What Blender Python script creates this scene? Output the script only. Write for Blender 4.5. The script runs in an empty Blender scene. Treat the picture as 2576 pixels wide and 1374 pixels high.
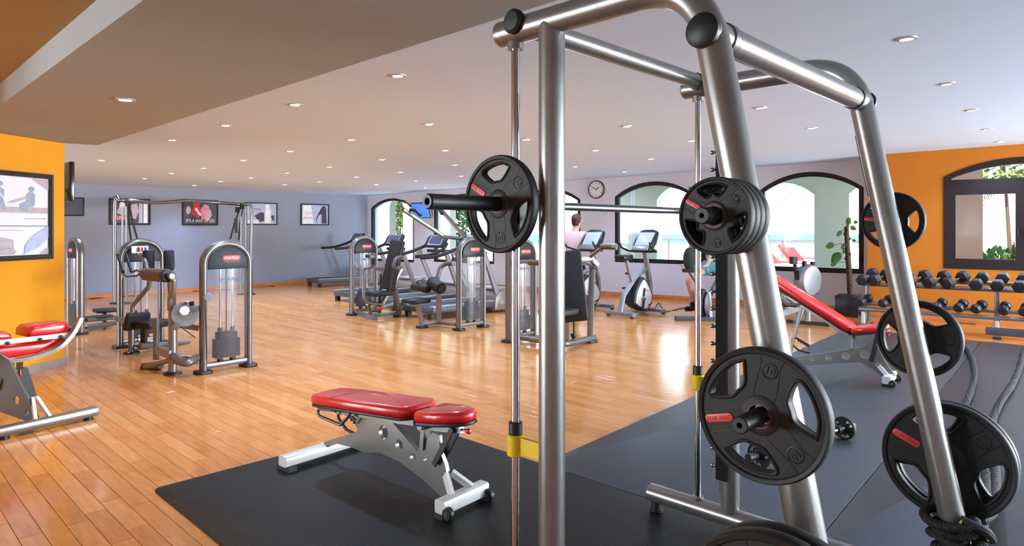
import bpy, bmesh, math, random
from math import sin, cos, pi, radians as R, atan2, sqrt
from mathutils import Vector as V, Matrix as M, geometry

rnd = random.Random(7)
sc = bpy.context.scene
COL = sc.collection

# ------------------------------------------------------------------ camera, world, exposure
FOC, CX, CY, EYE = 1650.0, 1288.0, 575.0, 1.45          # photograph taken as 2576 x 1374
cam_d = bpy.data.cameras.new('camera')
cam_d.sensor_width = 36.0
cam_d.lens = FOC / 2576.0 * 36.0
cam_d.shift_y = -(687.0 - CY) / 2576.0
cam_d.clip_start, cam_d.clip_end = 0.05, 400
cam = bpy.data.objects.new('camera', cam_d)
cam.location = (0, 0, EYE)
cam.rotation_euler = (R(90), 0, 0)
COL.objects.link(cam)
sc.camera = cam

world = bpy.data.worlds.new('world')
sc.world = world
world.use_nodes = True
wn = world.node_tree.nodes
wl = world.node_tree.links
wtc = wn.new('ShaderNodeTexCoord')
wsep = wn.new('ShaderNodeSeparateXYZ')
wramp = wn.new('ShaderNodeValToRGB')
wramp.color_ramp.elements[0].position = 0.0
wramp.color_ramp.elements[0].color = (0.86, 0.94, 1.0, 1)
wramp.color_ramp.elements[1].position = 0.6
wramp.color_ramp.elements[1].color = (0.50, 0.71, 1.0, 1)
wl.new(wtc.outputs['Generated'], wsep.inputs[0])
wl.new(wsep.outputs['Z'], wramp.inputs[0])
wl.new(wramp.outputs[0], wn['Background'].inputs[0])
wn['Background'].inputs[1].default_value = 3.2

sun_d = bpy.data.lights.new('sun', 'SUN')
sun_d.energy = 14.0
sun_d.angle = R(1.0)
sun_d.color = (1.0, 0.95, 0.86)
sun = bpy.data.objects.new('sun', sun_d)
sun.rotation_euler = V((0.42, 0.62, -1.0)).to_track_quat('-Z', 'Y').to_euler()
COL.objects.link(sun)

SPOT_W = 34.0            # watts of each ceiling downlight
# added area lamps at the unseen side windows, lifting and cooling the ceiling
def side_fill(p, nrm, w, h, FILL_W):
    ld = bpy.data.lights.new('window_daylight', 'AREA')
    ld.shape, ld.size, ld.size_y, ld.energy, ld.color = 'RECTANGLE', w, h, FILL_W, (0.84, 0.93, 1.0)
    o = bpy.data.objects.new('window_daylight', ld); COL.objects.link(o)
    o.location = p; o.rotation_euler = V(nrm).to_track_quat('-Z', 'Y').to_euler()
vs = sc.view_settings
vs.view_transform, vs.look, vs.gamma = 'Standard', 'None', 1.0
vs.use_curve_mapping = False
vs.exposure = 1.14
sc.cycles.use_denoising = True
sc.cycles.max_bounces = 10
sc.cycles.diffuse_bounces = 5
sc.cycles.glossy_bounces = 4
sc.cycles.transparent_max_bounces = 12
sc.cycles.sample_clamp_indirect = 6.0
sc.cycles.caustics_reflective = False
sc.cycles.caustics_refractive = False

# ------------------------------------------------------------------ geometry of the place
# The floor is laid out on two axes: AX runs away to the right (across the boards), BX away to the left (along them).
TH = R(46)
AX, BX = V((cos(TH), sin(TH), 0)), V((-sin(TH), cos(TH), 0))
UP = V((0, 0, 1))
def uv(u, v, z=0.0): return AX * u + BX * v + UP * z
def to_uv(p): return p.dot(AX), p.dot(BX)
def G(px, py, z=0.0):                                   # survey of the photograph: where a pixel's ray meets height z
    d = (EYE - z) * FOC / (py - CY)
    return V(((px - CX) / FOC * d, d, z))
def P(px, py, d):                                       # ... or depth d
    return V(((px - CX) / FOC * d, d, EYE - (py - CY) / FOC * d))
def ceil_z(x, y): return 2.686 + 0.01704 * x - 0.01233 * y
def on_ceiling(px, py):
    k = (CY - py) / FOC
    d = (2.686 - EYE) / (k + 0.01233 - 0.01704 * (px - CX) / FOC)
    x = (px - CX) / FOC * d
    return V((x, d, ceil_z(x, d)))

# ------------------------------------------------------------------ mesh helpers
def basis(ax):
    ax = V(ax).normalized()
    a = UP if abs(ax.z) < 0.95 else V((1, 0, 0))
    ex = a.cross(ax).normalized()
    return ex, ax.cross(ex).normalized(), ax
def fillet(pts, rad, n=6):
    out = [V(pts[0])]
    for i in range(1, len(pts) - 1):
        p, a, b = V(pts[i]), V(pts[i-1]), V(pts[i+1])
        da, db = (a - p), (b - p)
        la, lb = da.length, db.length
        da.normalize(); db.normalize()
        ang = da.angle(db, pi)
        if ang > pi - 0.03:
            out.append(p); continue
        r = rad[i] if isinstance(rad, (list, tuple)) else rad
        t = min(r / math.tan(ang / 2), la * 0.48, lb * 0.48)
        p0, p1 = p + da * t, p + db * t
        for k in range(n + 1):
            s = k / n
            out.append((p0 * (1-s) + p * s) * (1-s) + (p * (1-s) + p1 * s) * s)
    out.append(V(pts[-1]))
    return out
def rrect(w, h, r, n=4):
    o = []
    for cx, cy, a0 in ((w/2-r, h/2-r, 0), (-w/2+r, h/2-r, 90), (-w/2+r, -h/2+r, 180), (w/2-r, -h/2+r, 270)):
        for k in range(n + 1):
            a = R(a0 + 90 * k / n)
            o.append((cx + r * cos(a), cy + r * sin(a)))
    return o
def circ(r, n=16, cx=0, cy=0, ry=None):
    return [(cx + r * cos(2*pi*k/n), cy + (ry or r) * sin(2*pi*k/n)) for k in range(n)]
def inset2(pts, d):
    n, out = len(pts), []
    area = sum(pts[i][0]*pts[(i+1) % n][1] - pts[(i+1) % n][0]*pts[i][1] for i in range(n))
    sgn = 1 if area > 0 else -1
    for i in range(n):
        p, a, b = V(pts[i]), V(pts[i-1]), V(pts[(i+1) % n])
        e1, e2 = (p - a), (b - p)
        if e1.length < 1e-9 or e2.length < 1e-9:
            out.append(tuple(p)); continue
        e1.normalize(); e2.normalize()
        n1, n2 = V((-e1.y, e1.x)) * sgn, V((-e2.y, e2.x)) * sgn
        m = n1 + n2
        if m.length < 1e-6: m = n1
        m.normalize()
        q = p + m * (d / max(0.5, m.dot(n1)))
        out.append((q.x, q.y))
    return out
def bez(p0, p1, p2, p3, n=10):
    return [((1-s)**3)*V(p0) + 3*((1-s)**2)*s*V(p1) + 3*(1-s)*s*s*V(p2) + s**3*V(p3) for s in (k/n for k in range(n+1))]
def smooth_path(pts, n=6):
    pts = [V(p) for p in pts]
    out = []
    for i in range(len(pts) - 1):
        p0, p1, p2, p3 = pts[max(i-1, 0)], pts[i], pts[i+1], pts[min(i+2, len(pts)-1)]
        for k in range(n):
            s = k / n
            out.append(0.5 * ((2*p1) + (p2-p0)*s + (2*p0-5*p1+4*p2-p3)*s*s + (3*p1-p0-3*p2+p3)*s**3))
    out.append(pts[-1])
    return out

ROOT_M = {}
class MB:
    def __init__(s): s.v, s.f = [], []
    def add(s, vs_, fs):
        o = len(s.v)
        s.v.extend(V(q) for q in vs_)
        s.f.extend(tuple(i + o for i in q) for q in fs)
        return s
    def box(s, c, size, rz=0.0, rot=None):
        c = V(c); h = V(size) * 0.5
        m = rot if rot is not None else M.Rotation(rz, 3, 'Z')
        vs_ = [c + m @ V((x*h.x, y*h.y, z*h.z)) for x in (-1, 1) for y in (-1, 1) for z in (-1, 1)]
        return s.add(vs_, [(0,1,3,2), (4,6,7,5), (0,4,5,1), (2,3,7,6), (0,2,6,4), (1,5,7,3)])
    def bar(s, p0, p1, w, h, up=UP, ch=0.0):             # a rectangular bar from p0 to p1, w sideways, h along up
        p0, p1 = V(p0), V(p1)
        a = (p1 - p0).normalized()
        ex = a.cross(V(up))
        if ex.length < 1e-5: ex = a.cross(V((1, 0, 0)))
        ex.normalize(); ey = ex.cross(a).normalized()
        o = rrect(w, h, max(ch, 0.0008), 2) if ch else [(w/2, h/2), (-w/2, h/2), (-w/2, -h/2), (w/2, -h/2)]
        return s.prism(o, p0, ex, ey, a, (p1 - p0).length)
    def prism(s, pts, o, ex, ey, ez, depth):
        o, ex, ey, ez = V(o), V(ex), V(ey), V(ez)
        n = len(pts)
        a = [o + ex*p[0] + ey*p[1] for p in pts]
        b = [q + ez*depth for q in a]
        fs = [tuple(range(n))[::-1], tuple(range(n, 2*n))] + [(i, (i+1) % n, n+(i+1) % n, n+i) for i in range(n)]
        return s.add(a + b, fs)
    def holed(s, outer, holes, o, ex, ey, ez, depth):    # a plate with holes
        o, ex, ey, ez = V(o), V(ex), V(ey), V(ez)
        loops = [outer] + holes
        tris = geometry.tessellate_polygon([[V((p[0], p[1], 0)) for p in l] for l in loops])
        flat = [p for l in loops for p in l]
        n = len(flat)
        a = [o + ex*p[0] + ey*p[1] for p in flat]
        fs = [tuple(t) for t in tris] + [tuple(i + n for i in t)[::-1] for t in tris]
        k = 0
        for l in loops:
            m = len(l)
            fs += [(k+i, k+(i+1) % m, n+k+(i+1) % m, n+k+i) for i in range(m)]
            k += m
        return s.add(a + [q + ez*depth for q in a], fs)
    def pad(s, pts, o, ex, ey, ez, th, e=0.015, dome=0.0):   # upholstered or moulded slab with rounded rims
        o, ex, ey, ez = V(o), V(ex), V(ey), V(ez)
        e = min(e, th * 0.49)
        prof = [(e, 0), (e*0.3, e*0.25), (0, e), (0, th-e), (e*0.3, th-e*0.28), (e, th)]
        if dome: prof.append((e*3, th + dome))
        n, vs_, fs = len(pts), [], []
        for d, z in prof:
            l = inset2(pts, d) if d else pts
            vs_ += [o + ex*p[0] + ey*p[1] + ez*z for p in l]
        L = len(prof)
        for k in range(L - 1):
            fs += [(k*n+i, k*n+(i+1) % n, (k+1)*n+(i+1) % n, (k+1)*n+i) for i in range(n)]
        fs += [tuple(range(n))[::-1], tuple(range((L-1)*n, L*n))]
        return s.add(vs_, fs)
    def tube(s, path, r, seg=12, closed=False, caps=True, ry=None, up=None):
        path = [V(p) for p in path]
        n = len(path)
        tg = []
        for i in range(n):
            a = path[(i-1) % n] if (closed or i) else path[0]
            b = path[(i+1) % n] if (closed or i < n-1) else path[-1]
            tg.append((b - a).normalized())
        ex = basis(tg[0])[0] if up is None else V(up).cross(tg[0]).normalized()
        vs_, fs = [], []
        for i in range(n):
            ex = (ex - tg[i] * ex.dot(tg[i]))
            if ex.length < 1e-6: ex = basis(tg[i])[0]
            ex.normalize()
            ey = tg[i].cross(ex)
            q = r[i] if isinstance(r, (list, tuple)) else r
            qy = q if ry is None else ry
            for k in range(seg):
                a = 2*pi*k/seg
                vs_.append(path[i] + ex*(q*cos(a)) + ey*(qy*sin(a)))
        for i in range(n if closed else n-1):
            j = (i+1) % n
            fs += [(i*seg+k, i*seg+(k+1) % seg, j*seg+(k+1) % seg, j*seg+k) for k in range(seg)]
        if caps and not closed:
            fs += [tuple(range(seg))[::-1], tuple(range((n-1)*seg, n*seg))]
        return s.add(vs_, fs)
    def cyl(s, p0, p1, r, r1=None, seg=16, e=0.0):
        p0, p1 = V(p0), V(p1)
        L = (p1 - p0).length
        r1 = r if r1 is None else r1
        pr = [(0, 0), (r-e, 0), (r, e), (r1, L-e), (r1-e, L), (0, L)] if e else [(0, 0), (r, 0), (r1, L), (0, L)]
        return s.lathe(pr, p0, p1 - p0, seg)
    def lathe(s, prof, o, ax, seg=20, closed=False):
        o = V(o); ex, ey, ez = basis(ax)
        vs_, fs, idx = [], [], []
        for r, h in prof:
            if r < 1e-7:
                idx.append([len(vs_)]*seg); vs_.append(o + ez*h)
            else:
                idx.append(list(range(len(vs_), len(vs_)+seg)))
                vs_ += [o + ex*(r*cos(2*pi*k/seg)) + ey*(r*sin(2*pi*k/seg)) + ez*h for k in range(seg)]
        m = len(prof)
        for i in range(m if closed else m-1):
            a, b = idx[i], idx[(i+1) % m]
            for k in range(seg):
                q = []
                for t in (a[k], a[(k+1) % seg], b[(k+1) % seg], b[k]):
                    if t not in q: q.append(t)
                if len(q) > 2: fs.append(tuple(q))
        return s.add(vs_, fs)
    def ell(s, c, rad, seg=14, rings=8, rot=None):
        c = V(c); m = rot or M.Identity(3)
        vs_, fs = [], []
        for i in range(rings + 1):
            a = -pi/2 + pi*i/rings
            for k in range(seg):
                b = 2*pi*k/seg
                vs_.append(c + m @ V((rad[0]*cos(a)*cos(b), rad[1]*cos(a)*sin(b), rad[2]*sin(a))))
        for i in range(rings):
            fs += [(i*seg+k, i*seg+(k+1) % seg, (i+1)*seg+(k+1) % seg, (i+1)*seg+k) for k in range(seg)]
        return s.add(vs_, fs)
    def quad(s, a, b, c, d): return s.add([a, b, c, d], [(0, 1, 2, 3)])
    def mesh(s, name, mat, inv=None, sharp=38):
        bm = bmesh.new()
        vv = [bm.verts.new(inv @ q if inv is not None else q) for q in s.v]
        for q in s.f:
            try: bm.faces.new([vv[i] for i in q])
            except ValueError: pass
        bmesh.ops.remove_doubles(bm, verts=bm.verts, dist=2e-5)
        bmesh.ops.recalc_face_normals(bm, faces=bm.faces)
        for f in bm.faces: f.smooth = True
        lim = R(sharp)
        for e in bm.edges:
            if len(e.link_faces) != 2 or e.calc_face_angle(0) > lim: e.smooth = False
        me = bpy.data.meshes.new(name)
        bm.to_mesh(me); bm.free()
        me.materials.append(mat)
        return me
    def build(s, name, mat, parent=None, local=False, sharp=38):
        inv = None
        if parent is not None and not local:
            top = parent
            while top.parent is not None: top = top.parent
            inv = ROOT_M[top.name].inverted()
        ob = bpy.data.objects.new(name, s.mesh(name, mat, inv, sharp))
        COL.objects.link(ob)
        if parent is not None: ob.parent = parent
        else: ROOT_M[ob.name] = M.Identity(4)
        return ob

def tag(o, label=None, cat=None, group=None, kind=None):
    if label: o['label'] = label
    if cat: o['category'] = cat
    if group: o['group'] = group
    if kind: o['kind'] = kind
    return o
def thing(name, label, cat, loc=(0, 0, 0), rz=0.0, group=None, mat=None):
    o = bpy.data.objects.new(name, None)
    o.empty_display_size = 0.1
    if mat is None: mat = M.Translation(V(loc)) @ M.Rotation(rz, 4, 'Z')
    o.matrix_basis = mat
    COL.objects.link(o)
    ROOT_M[o.name] = mat.copy()
    return tag(o, label, cat, group)
KIDS = {}
def kids_index():
    KIDS.clear()
    for o in COL.objects:
        if o.parent is not None: KIDS.setdefault(o.parent.name, []).append(o)
def dup(root, mat, label, group=None):
    def cp(o, par):
        c = o.copy(); COL.objects.link(c); c.parent = par
        for k in KIDS.get(o.name, ()): cp(k, c)
        return c
    c = cp(root, None)
    c.matrix_basis = mat
    ROOT_M[c.name] = mat.copy()
    return tag(c, label, None, group)
def locrot(loc, rz): return M.Translation(V(loc)) @ M.Rotation(rz, 4, 'Z')

def text(name, body, size, o, ex, ey, mat, parent, ext=0.0006, align='CENTER', wid=None):
    """Raised lettering lying in the plane (ex, ey) at o, turned into a mesh."""
    cu = bpy.data.curves.new(name, 'FONT')
    cu.body, cu.size, cu.extrude, cu.align_x, cu.align_y, cu.resolution_u = body, size, ext, align, 'CENTER', 2
    tmp = bpy.data.objects.new(name, cu)
    COL.objects.link(tmp)
    dg = bpy.context.evaluated_depsgraph_get()
    me0 = tmp.evaluated_get(dg).to_mesh()
    vs_ = [q.co.copy() for q in me0.vertices]
    fs = [tuple(p.vertices) for p in me0.polygons]
    tmp.evaluated_get(dg).to_mesh_clear()
    bpy.data.objects.remove(tmp); bpy.data.curves.remove(cu)
    k = 1.0
    if wid and vs_:
        k = wid / max(1e-6, max(q.x for q in vs_) - min(q.x for q in vs_))
    ex, ey = V(ex).normalized(), V(ey).normalized(); ez = ex.cross(ey)
    m = MB(); m.add([V(o) + ex*(q.x*k) + ey*q.y + ez*q.z for q in vs_], fs)
    return m, name, mat, parent

def put_text(*a, local=False, **k):
    m, name, mat, parent = text(*a, **k)
    return m.build(name, mat, parent, local=local, sharp=30)

# ------------------------------------------------------------------ materials
def lin(c): return tuple(((x/255.0)/12.92 if x/255.0 <= 0.04045 else ((x/255.0+0.055)/1.055)**2.4) for x in c)
def mat(name, rgb, rough=0.5, metal=0.0, var=0.06, scale=12.0, bump=0.0, bscale=60.0, coat=0.0, spec=0.5, emit=0.0, sheen=0.0):
    m = bpy.data.materials.new(name); m.use_nodes = True
    nt = m.node_tree; n, l = nt.nodes, nt.links
    b = n['Principled BSDF']
    c = lin(rgb)
    tc = n.new('ShaderNodeTexCoord')
    nz = n.new('ShaderNodeTexNoise'); nz.inputs['Scale'].default_value = scale; nz.inputs['Detail'].default_value = 3
    rp = n.new('ShaderNodeValToRGB')
    rp.color_ramp.elements[0].color = (*[x*(1-var) for x in c], 1)
    rp.color_ramp.elements[1].color = (*[min(1, x*(1+var)) for x in c], 1)
    rp.color_ramp.elements[0].position, rp.color_ramp.elements[1].position = 0.3, 0.7
    l.new(tc.outputs['Object'], nz.inputs[0]); l.new(nz.outputs[0], rp.inputs[0])
    l.new(rp.outputs[0], b.inputs['Base Color'])
    b.inputs['Roughness'].default_value = rough
    b.inputs['Metallic'].default_value = metal
    b.inputs['Specular IOR Level'].default_value = spec
    if coat:
        b.inputs['Coat Weight'].default_value = coat; b.inputs['Coat Roughness'].default_value = 0.12
    if emit:
        b.inputs['Emission Color'].default_value = (*c, 1); b.inputs['Emission Strength'].default_value = emit
    if bump:
        n2 = n.new('ShaderNodeTexNoise'); n2.inputs['Scale'].default_value = bscale; n2.inputs['Detail'].default_value = 4
        bp = n.new('ShaderNodeBump'); bp.inputs['Strength'].default_value = bump; bp.inputs['Distance'].default_value = 0.004
        l.new(tc.outputs['Object'], n2.inputs[0]); l.new(n2.outputs[0], bp.inputs['Height']); l.new(bp.outputs[0], b.inputs['Normal'])
    return m
def wood_mat():
    m = bpy.data.materials.new('maple_boards'); m.use_nodes = True
    nt = m.node_tree; n, l = nt.nodes, nt.links
    b = n['Principled BSDF']
    geo, oi = n.new('ShaderNodeNewGeometry'), n.new('ShaderNodeObjectInfo')
    add = n.new('ShaderNodeMath'); add.operation = 'ADD'
    fr = n.new('ShaderNodeMath'); fr.operation = 'FRACT'
    l.new(geo.outputs['Random Per Island'], add.inputs[0]); l.new(oi.outputs['Random'], add.inputs[1]); l.new(add.outputs[0], fr.inputs[0])
    rp = n.new('ShaderNodeValToRGB')
    cols = [(0.0, (198, 129, 64)), (0.3, (208, 140, 73)), (0.75, (213, 147, 81)), (1.0, (219, 155, 91))]
    while len(rp.color_ramp.elements) < 4: rp.color_ramp.elements.new(0.5)
    for e, (p, c) in zip(rp.color_ramp.elements, cols):
        e.position = p; e.color = (*lin(c), 1)
    l.new(fr.outputs[0], rp.inputs[0])
    mp = n.new('ShaderNodeMapping'); mp.vector_type = 'TEXTURE'; mp.inputs['Rotation'].default_value = (0, 0, TH); mp.inputs['Scale'].default_value = (1/7.0, 1/0.8, 1)
    l.new(geo.outputs['Position'], mp.inputs[0])
    nz = n.new('ShaderNodeTexNoise'); nz.inputs['Scale'].default_value = 6; nz.inputs['Detail'].default_value = 5
    l.new(mp.outputs[0], nz.inputs[0])
    mx = n.new('ShaderNodeMixRGB'); mx.blend_type = 'MULTIPLY'; mx.inputs[0].default_value = 0.42
    r2 = n.new('ShaderNodeValToRGB'); r2.color_ramp.elements[0].position = 0.3; r2.color_ramp.elements[1].position = 0.72
    r2.color_ramp.elements[0].color = (*lin((196, 152, 112)), 1); r2.color_ramp.elements[1].color = (1, 1, 1, 1)
    l.new(nz.outputs[0], r2.inputs[0]); l.new(rp.outputs[0], mx.inputs[1]); l.new(r2.outputs[0], mx.inputs[2])
    l.new(mx.outputs[0], b.inputs['Base Color'])
    n3 = n.new('ShaderNodeTexNoise'); n3.inputs['Scale'].default_value = 1.6
    l.new(geo.outputs['Position'], n3.inputs[0])
    mr = n.new('ShaderNodeMapRange'); mr.inputs['To Min'].default_value = 0.09; mr.inputs['To Max'].default_value = 0.22
    l.new(n3.outputs[0], mr.inputs[0]); l.new(mr.outputs[0], b.inputs['Roughness'])
    b.inputs['Specular IOR Level'].default_value = 0.5
    return m
def rubber_mat(nm, rgb, rough, spec):
    m = mat(nm, rgb, rough, 0, 0.10, 3.0, 0.25, 220, spec=spec)
    n, l = m.node_tree.nodes, m.node_tree.links
    b = n['Principled BSDF']
    geo = n.new('ShaderNodeNewGeometry')
    vo = n.new('ShaderNodeTexNoise'); vo.inputs['Scale'].default_value = 120; vo.inputs['Detail'].default_value = 2
    l.new(geo.outputs['Position'], vo.inputs[0])
    rp = n.new('ShaderNodeValToRGB'); rp.color_ramp.elements[0].position = 0.62; rp.color_ramp.elements[1].position = 0.72
    rp.color_ramp.elements[0].color = (0, 0, 0, 1); rp.color_ramp.elements[1].color = (1, 1, 1, 1)
    l.new(vo.outputs[0], rp.inputs[0])
    mx = n.new('ShaderNodeMixRGB'); mx.inputs[2].default_value = (*lin((70, 74, 76)), 1)
    src = b.inputs['Base Color'].links[0].from_socket
    l.new(rp.outputs[0], mx.inputs[0]); l.new(src, mx.inputs[1]); l.new(mx.outputs[0], b.inputs['Base Color'])
    return m
def clear_mat(name, tint=(1, 1, 1), refl=0.08, haze=0.0, hazecol=(0.8, 0.8, 0.82)):
    m = bpy.data.materials.new(name); m.use_nodes = True
    n, l = m.node_tree.nodes, m.node_tree.links
    n.remove(n['Principled BSDF'])
    tr = n.new('ShaderNodeBsdfTransparent'); tr.inputs[0].default_value = (*tint, 1)
    gl = n.new('ShaderNodeBsdfGlossy'); gl.inputs['Roughness'].default_value = 0.06 if not haze else 0.22
    lw = n.new('ShaderNodeLayerWeight'); lw.inputs['Blend'].default_value = 0.25
    mu = n.new('ShaderNodeMath'); mu.operation = 'MULTIPLY_ADD'; mu.inputs[1].default_value = 0.5 if not haze else 0.2; mu.inputs[2].default_value = refl
    l.new(lw.outputs['Facing'], mu.inputs[0])
    mi = n.new('ShaderNodeMixShader')
    l.new(mu.outputs[0], mi.inputs[0]); l.new(tr.outputs[0], mi.inputs[1]); l.new(gl.outputs[0], mi.inputs[2])
    out = mi
    if haze:
        df = n.new('ShaderNodeBsdfDiffuse'); df.inputs[0].default_value = (*hazecol, 1)
        m2 = n.new('ShaderNodeMixShader'); m2.inputs[0].default_value = haze
        l.new(mi.outputs[0], m2.inputs[1]); l.new(df.outputs[0], m2.inputs[2]); out = m2
    l.new(out.outputs[0], n['Material Output'].inputs[0])
    return m
def rope_mat():
    m = mat('braided_rope', (34, 33, 31), 0.8, 0, 0.3, 40)
    n, l = m.node_tree.nodes, m.node_tree.links
    b = n['Principled BSDF']
    geo = n.new('ShaderNodeNewGeometry')
    vo = n.new('ShaderNodeTexVoronoi'); vo.inputs['Scale'].default_value = 75
    l.new(geo.outputs['Position'], vo.inputs[0])
    bp = n.new('ShaderNodeBump'); bp.inputs['Strength'].default_value = 0.9; bp.inputs['Distance'].default_value = 0.01
    l.new(vo.outputs[0], bp.inputs['Height']); l.new(bp.outputs[0], b.inputs['Normal'])
    mx = n.new('ShaderNodeMixRGB'); mx.blend_type = 'MULTIPLY'; mx.inputs[0].default_value = 0.8
    rp = n.new('ShaderNodeValToRGB'); rp.color_ramp.elements[0].color = (1.6, 1.6, 1.6, 1); rp.color_ramp.elements[1].color = (0.25, 0.25, 0.25, 1)
    rp.color_ramp.elements[1].position = 0.6
    src = b.inputs['Base Color'].links[0].from_socket
    l.new(vo.outputs[0], rp.inputs[0]); l.new(src, mx.inputs[1]); l.new(rp.outputs[0], mx.inputs[2]); l.new(mx.outputs[0], b.inputs['Base Color'])
    return m

m_wood = wood_mat()
m_rubber = rubber_mat('speckled_rubber', (19, 20, 18), 0.52, 0.18)
m_rubber_lit = rubber_mat('worn_grey_rubber', (38, 42, 48), 0.42, 0.55)  # same black rubber, window light put into a lighter, bluer colour
m_subfloor = mat('dark_subfloor', (70, 42, 20), 0.8)
m_ceil = mat('ceiling_paint', (205, 222, 246), 0.9, 0, 0.015, 0.6)  # white ceiling's paint tinted blue to cancel warm bounced light
m_soffit = mat('taupe_paint', (165, 170, 170), 0.9, 0, 0.02, 0.8)
m_orange = mat('orange_paint', (188, 108, 1), 0.75, 0, 0.03, 1.5, 0.03, 90)
m_yellowp = mat('amber_paint', (226, 152, 2), 0.75, 0, 0.03, 1.5, 0.03, 90)
m_orange_shade = mat('ochre_paint', (172, 138, 78), 0.85, 0, 0.03, 1.5)  # orange recess paint with its shade put into a duller colour
m_grey = mat('blue_grey_paint', (142, 149, 166), 0.8, 0, 0.02, 1.0, 0.02, 90)
m_lilac = mat('pale_lilac_paint', (205, 204, 214), 0.8, 0, 0.02, 1.0, 0.02, 90)
m_skirt_w = mat('varnished_skirting', (186, 112, 52), 0.35, 0, 0.15, 8)
m_skirt_g = mat('grey_skirting', (150, 130, 118), 0.5)
m_frame = mat('dark_brown_frame', (34, 23, 20), 0.6, 0, 0.15, 20, spec=0.3)
m_glass = clear_mat('window_glass', (0.97, 0.99, 0.98), 0.02)
m_steel = mat('silver_paint', (136, 133, 130), 0.30, 0.66, 0.04, 8, 0, 60, coat=0.25)
m_steel2 = mat('warm_grey_paint', (112, 109, 106), 0.36, 0.6, 0.05, 8, coat=0.15)
m_bright = mat('bare_steel', (122, 122, 125), 0.32, 1.0, 0.03, 20)
m_chrome = mat('chrome', (205, 206, 210), 0.10, 1.0, 0.02, 20)
m_white = mat('white_enamel', (214, 213, 211), 0.35, 0.1, 0.03, 10)
m_black = mat('black_plastic', (20, 20, 22), 0.5, 0, 0.12, 20)
m_plate = mat('black_urethane', (33, 31, 31), 0.58, 0, 0.15, 9, 0.12, 150, spec=0.4)
m_emboss = mat('embossed_black', (22, 21, 21), 0.5, 0, 0.1, 30)
m_upho = mat('black_vinyl', (28, 27, 27), 0.5, 0, 0.1, 12, 0.08, 120, spec=0.35)
m_brownv = mat('brown_vinyl', (92, 70, 50), 0.5, 0, 0.1, 12, 0.08, 120)
m_red = mat('red_vinyl', (212, 26, 34), 0.30, 0, 0.06, 6, 0.06, 160, coat=0.4)
m_redp = mat('red_plastic', (205, 30, 40), 0.35)
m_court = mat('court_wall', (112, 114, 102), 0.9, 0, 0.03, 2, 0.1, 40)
m_borering = mat('worn_red_rim', (104, 38, 34), 0.5)
m_badge = mat('red_badge', (226, 66, 62), 0.4)
m_badgetx = mat('badge_lettering', (150, 24, 30), 0.5)
m_badgelt = mat('pale_lettering', (236, 190, 188), 0.5)
m_yellow = mat('yellow_urethane', (232, 196, 12), 0.45, 0, 0.05, 10)
m_shield = mat('charcoal_shield', (28, 30, 34), 0.45, 0, 0.08, 10, spec=0.3)
m_shroud = clear_mat('frosted_shroud', (0.9, 0.9, 0.92), 0.02, 0.05, (0.8, 0.8, 0.84))
m_stack = mat('iron_weights', (24, 25, 29), 0.6, 0, 0.1, 15, spec=0.2)
m_matte = mat('matte_black', (16, 17, 21), 0.7, 0, 0.1, 20, spec=0.2)
m_greytx = mat('grey_lettering', (92, 96, 104), 0.6)
m_tread = mat('treadmill_grey', (70, 74, 80), 0.45, 0.1, 0.1, 10)
m_hood = mat('brown_grey_hood', (122, 104, 92), 0.4, 0.2, 0.05, 6)
m_silverp = mat('silver_plastic', (138, 140, 144), 0.35, 0.3, 0.04, 8)
m_whitep = mat('white_plastic', (222, 222, 228), 0.35, 0, 0.03, 8)
m_screen = mat('dark_screen', (72, 78, 92), 0.12, 0, 0.05, 5)
m_screenlit = mat('lit_screen', (150, 158, 180), 0.3, 0, 0.05, 5, emit=0.35)
m_tvblue = mat('blue_broadcast', (52, 98, 205), 0.3, 0, 0.35, 7, emit=0.8)
m_tv = mat('tv_black', (18, 18, 20), 0.15)
m_tvbrown = mat('tv_glossy_back', (38, 32, 26), 0.12)  # dark screen, its yellow reflection put into the brown colour
m_iron = mat('dark_iron_frame', (62, 58, 55), 0.45, 0.5, 0.2, 25, 0.3, 80)
m_rope = rope_mat()
m_ropetie = mat('black_cord', (22, 21, 20), 0.75, 0, 0.2, 40, 0.5, 120)
m_leaf = mat('dark_green_leaf', (34, 66, 18), 0.7, 0, 0.25, 6, spec=0.15)
m_bark = mat('brown_bark', (66, 44, 30), 0.85, 0, 0.25, 30, 0.6, 60)
m_pot = mat('black_marble_pot', (30, 32, 40), 0.18, 0, 0.3, 6)
m_soil = mat('potting_soil', (44, 32, 24), 0.95, 0, 0.3, 40, 0.6, 80)
m_hex = mat('blue_black_rubber', (36, 38, 44), 0.42, 0, 0.1, 20, 0.1, 140)
m_skin = mat('skin', (214, 158, 138), 0.55, 0, 0.05, 9)
m_hair = mat('brown_hair', (66, 36, 28), 0.6, 0, 0.25, 60, 0.5, 150)
m_pink = mat('pale_pink_shirt', (232, 204, 200), 0.8, 0, 0.05, 9, 0.3, 30)
m_teal = mat('teal_cloth', (62, 138, 148), 0.8, 0, 0.08, 9, 0.3, 30)
m_dgreen = mat('dark_green_cloth', (26, 44, 34), 0.85, 0, 0.1, 9, 0.3, 30)
m_paper = mat('poster_paper', (226, 228, 236), 0.5, 0, 0.03, 3)
m_pblue = mat('print_slate_blue', (150, 168, 190), 0.5)
m_pgrey = mat('print_warm_grey', (186, 174, 182), 0.5)
m_pdark = mat('print_dark', (50, 48, 58), 0.5, 0, 0.4, 14)
m_pred = mat('print_red', (206, 36, 58), 0.5, 0, 0.15, 14)
m_ppink = mat('print_pink', (222, 128, 150), 0.5, 0, 0.15, 14)
m_plav = mat('print_lavender', (178, 184, 216), 0.5, 0, 0.08, 8)
m_pwhite = mat('print_white', (238, 240, 240), 0.5)
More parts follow.
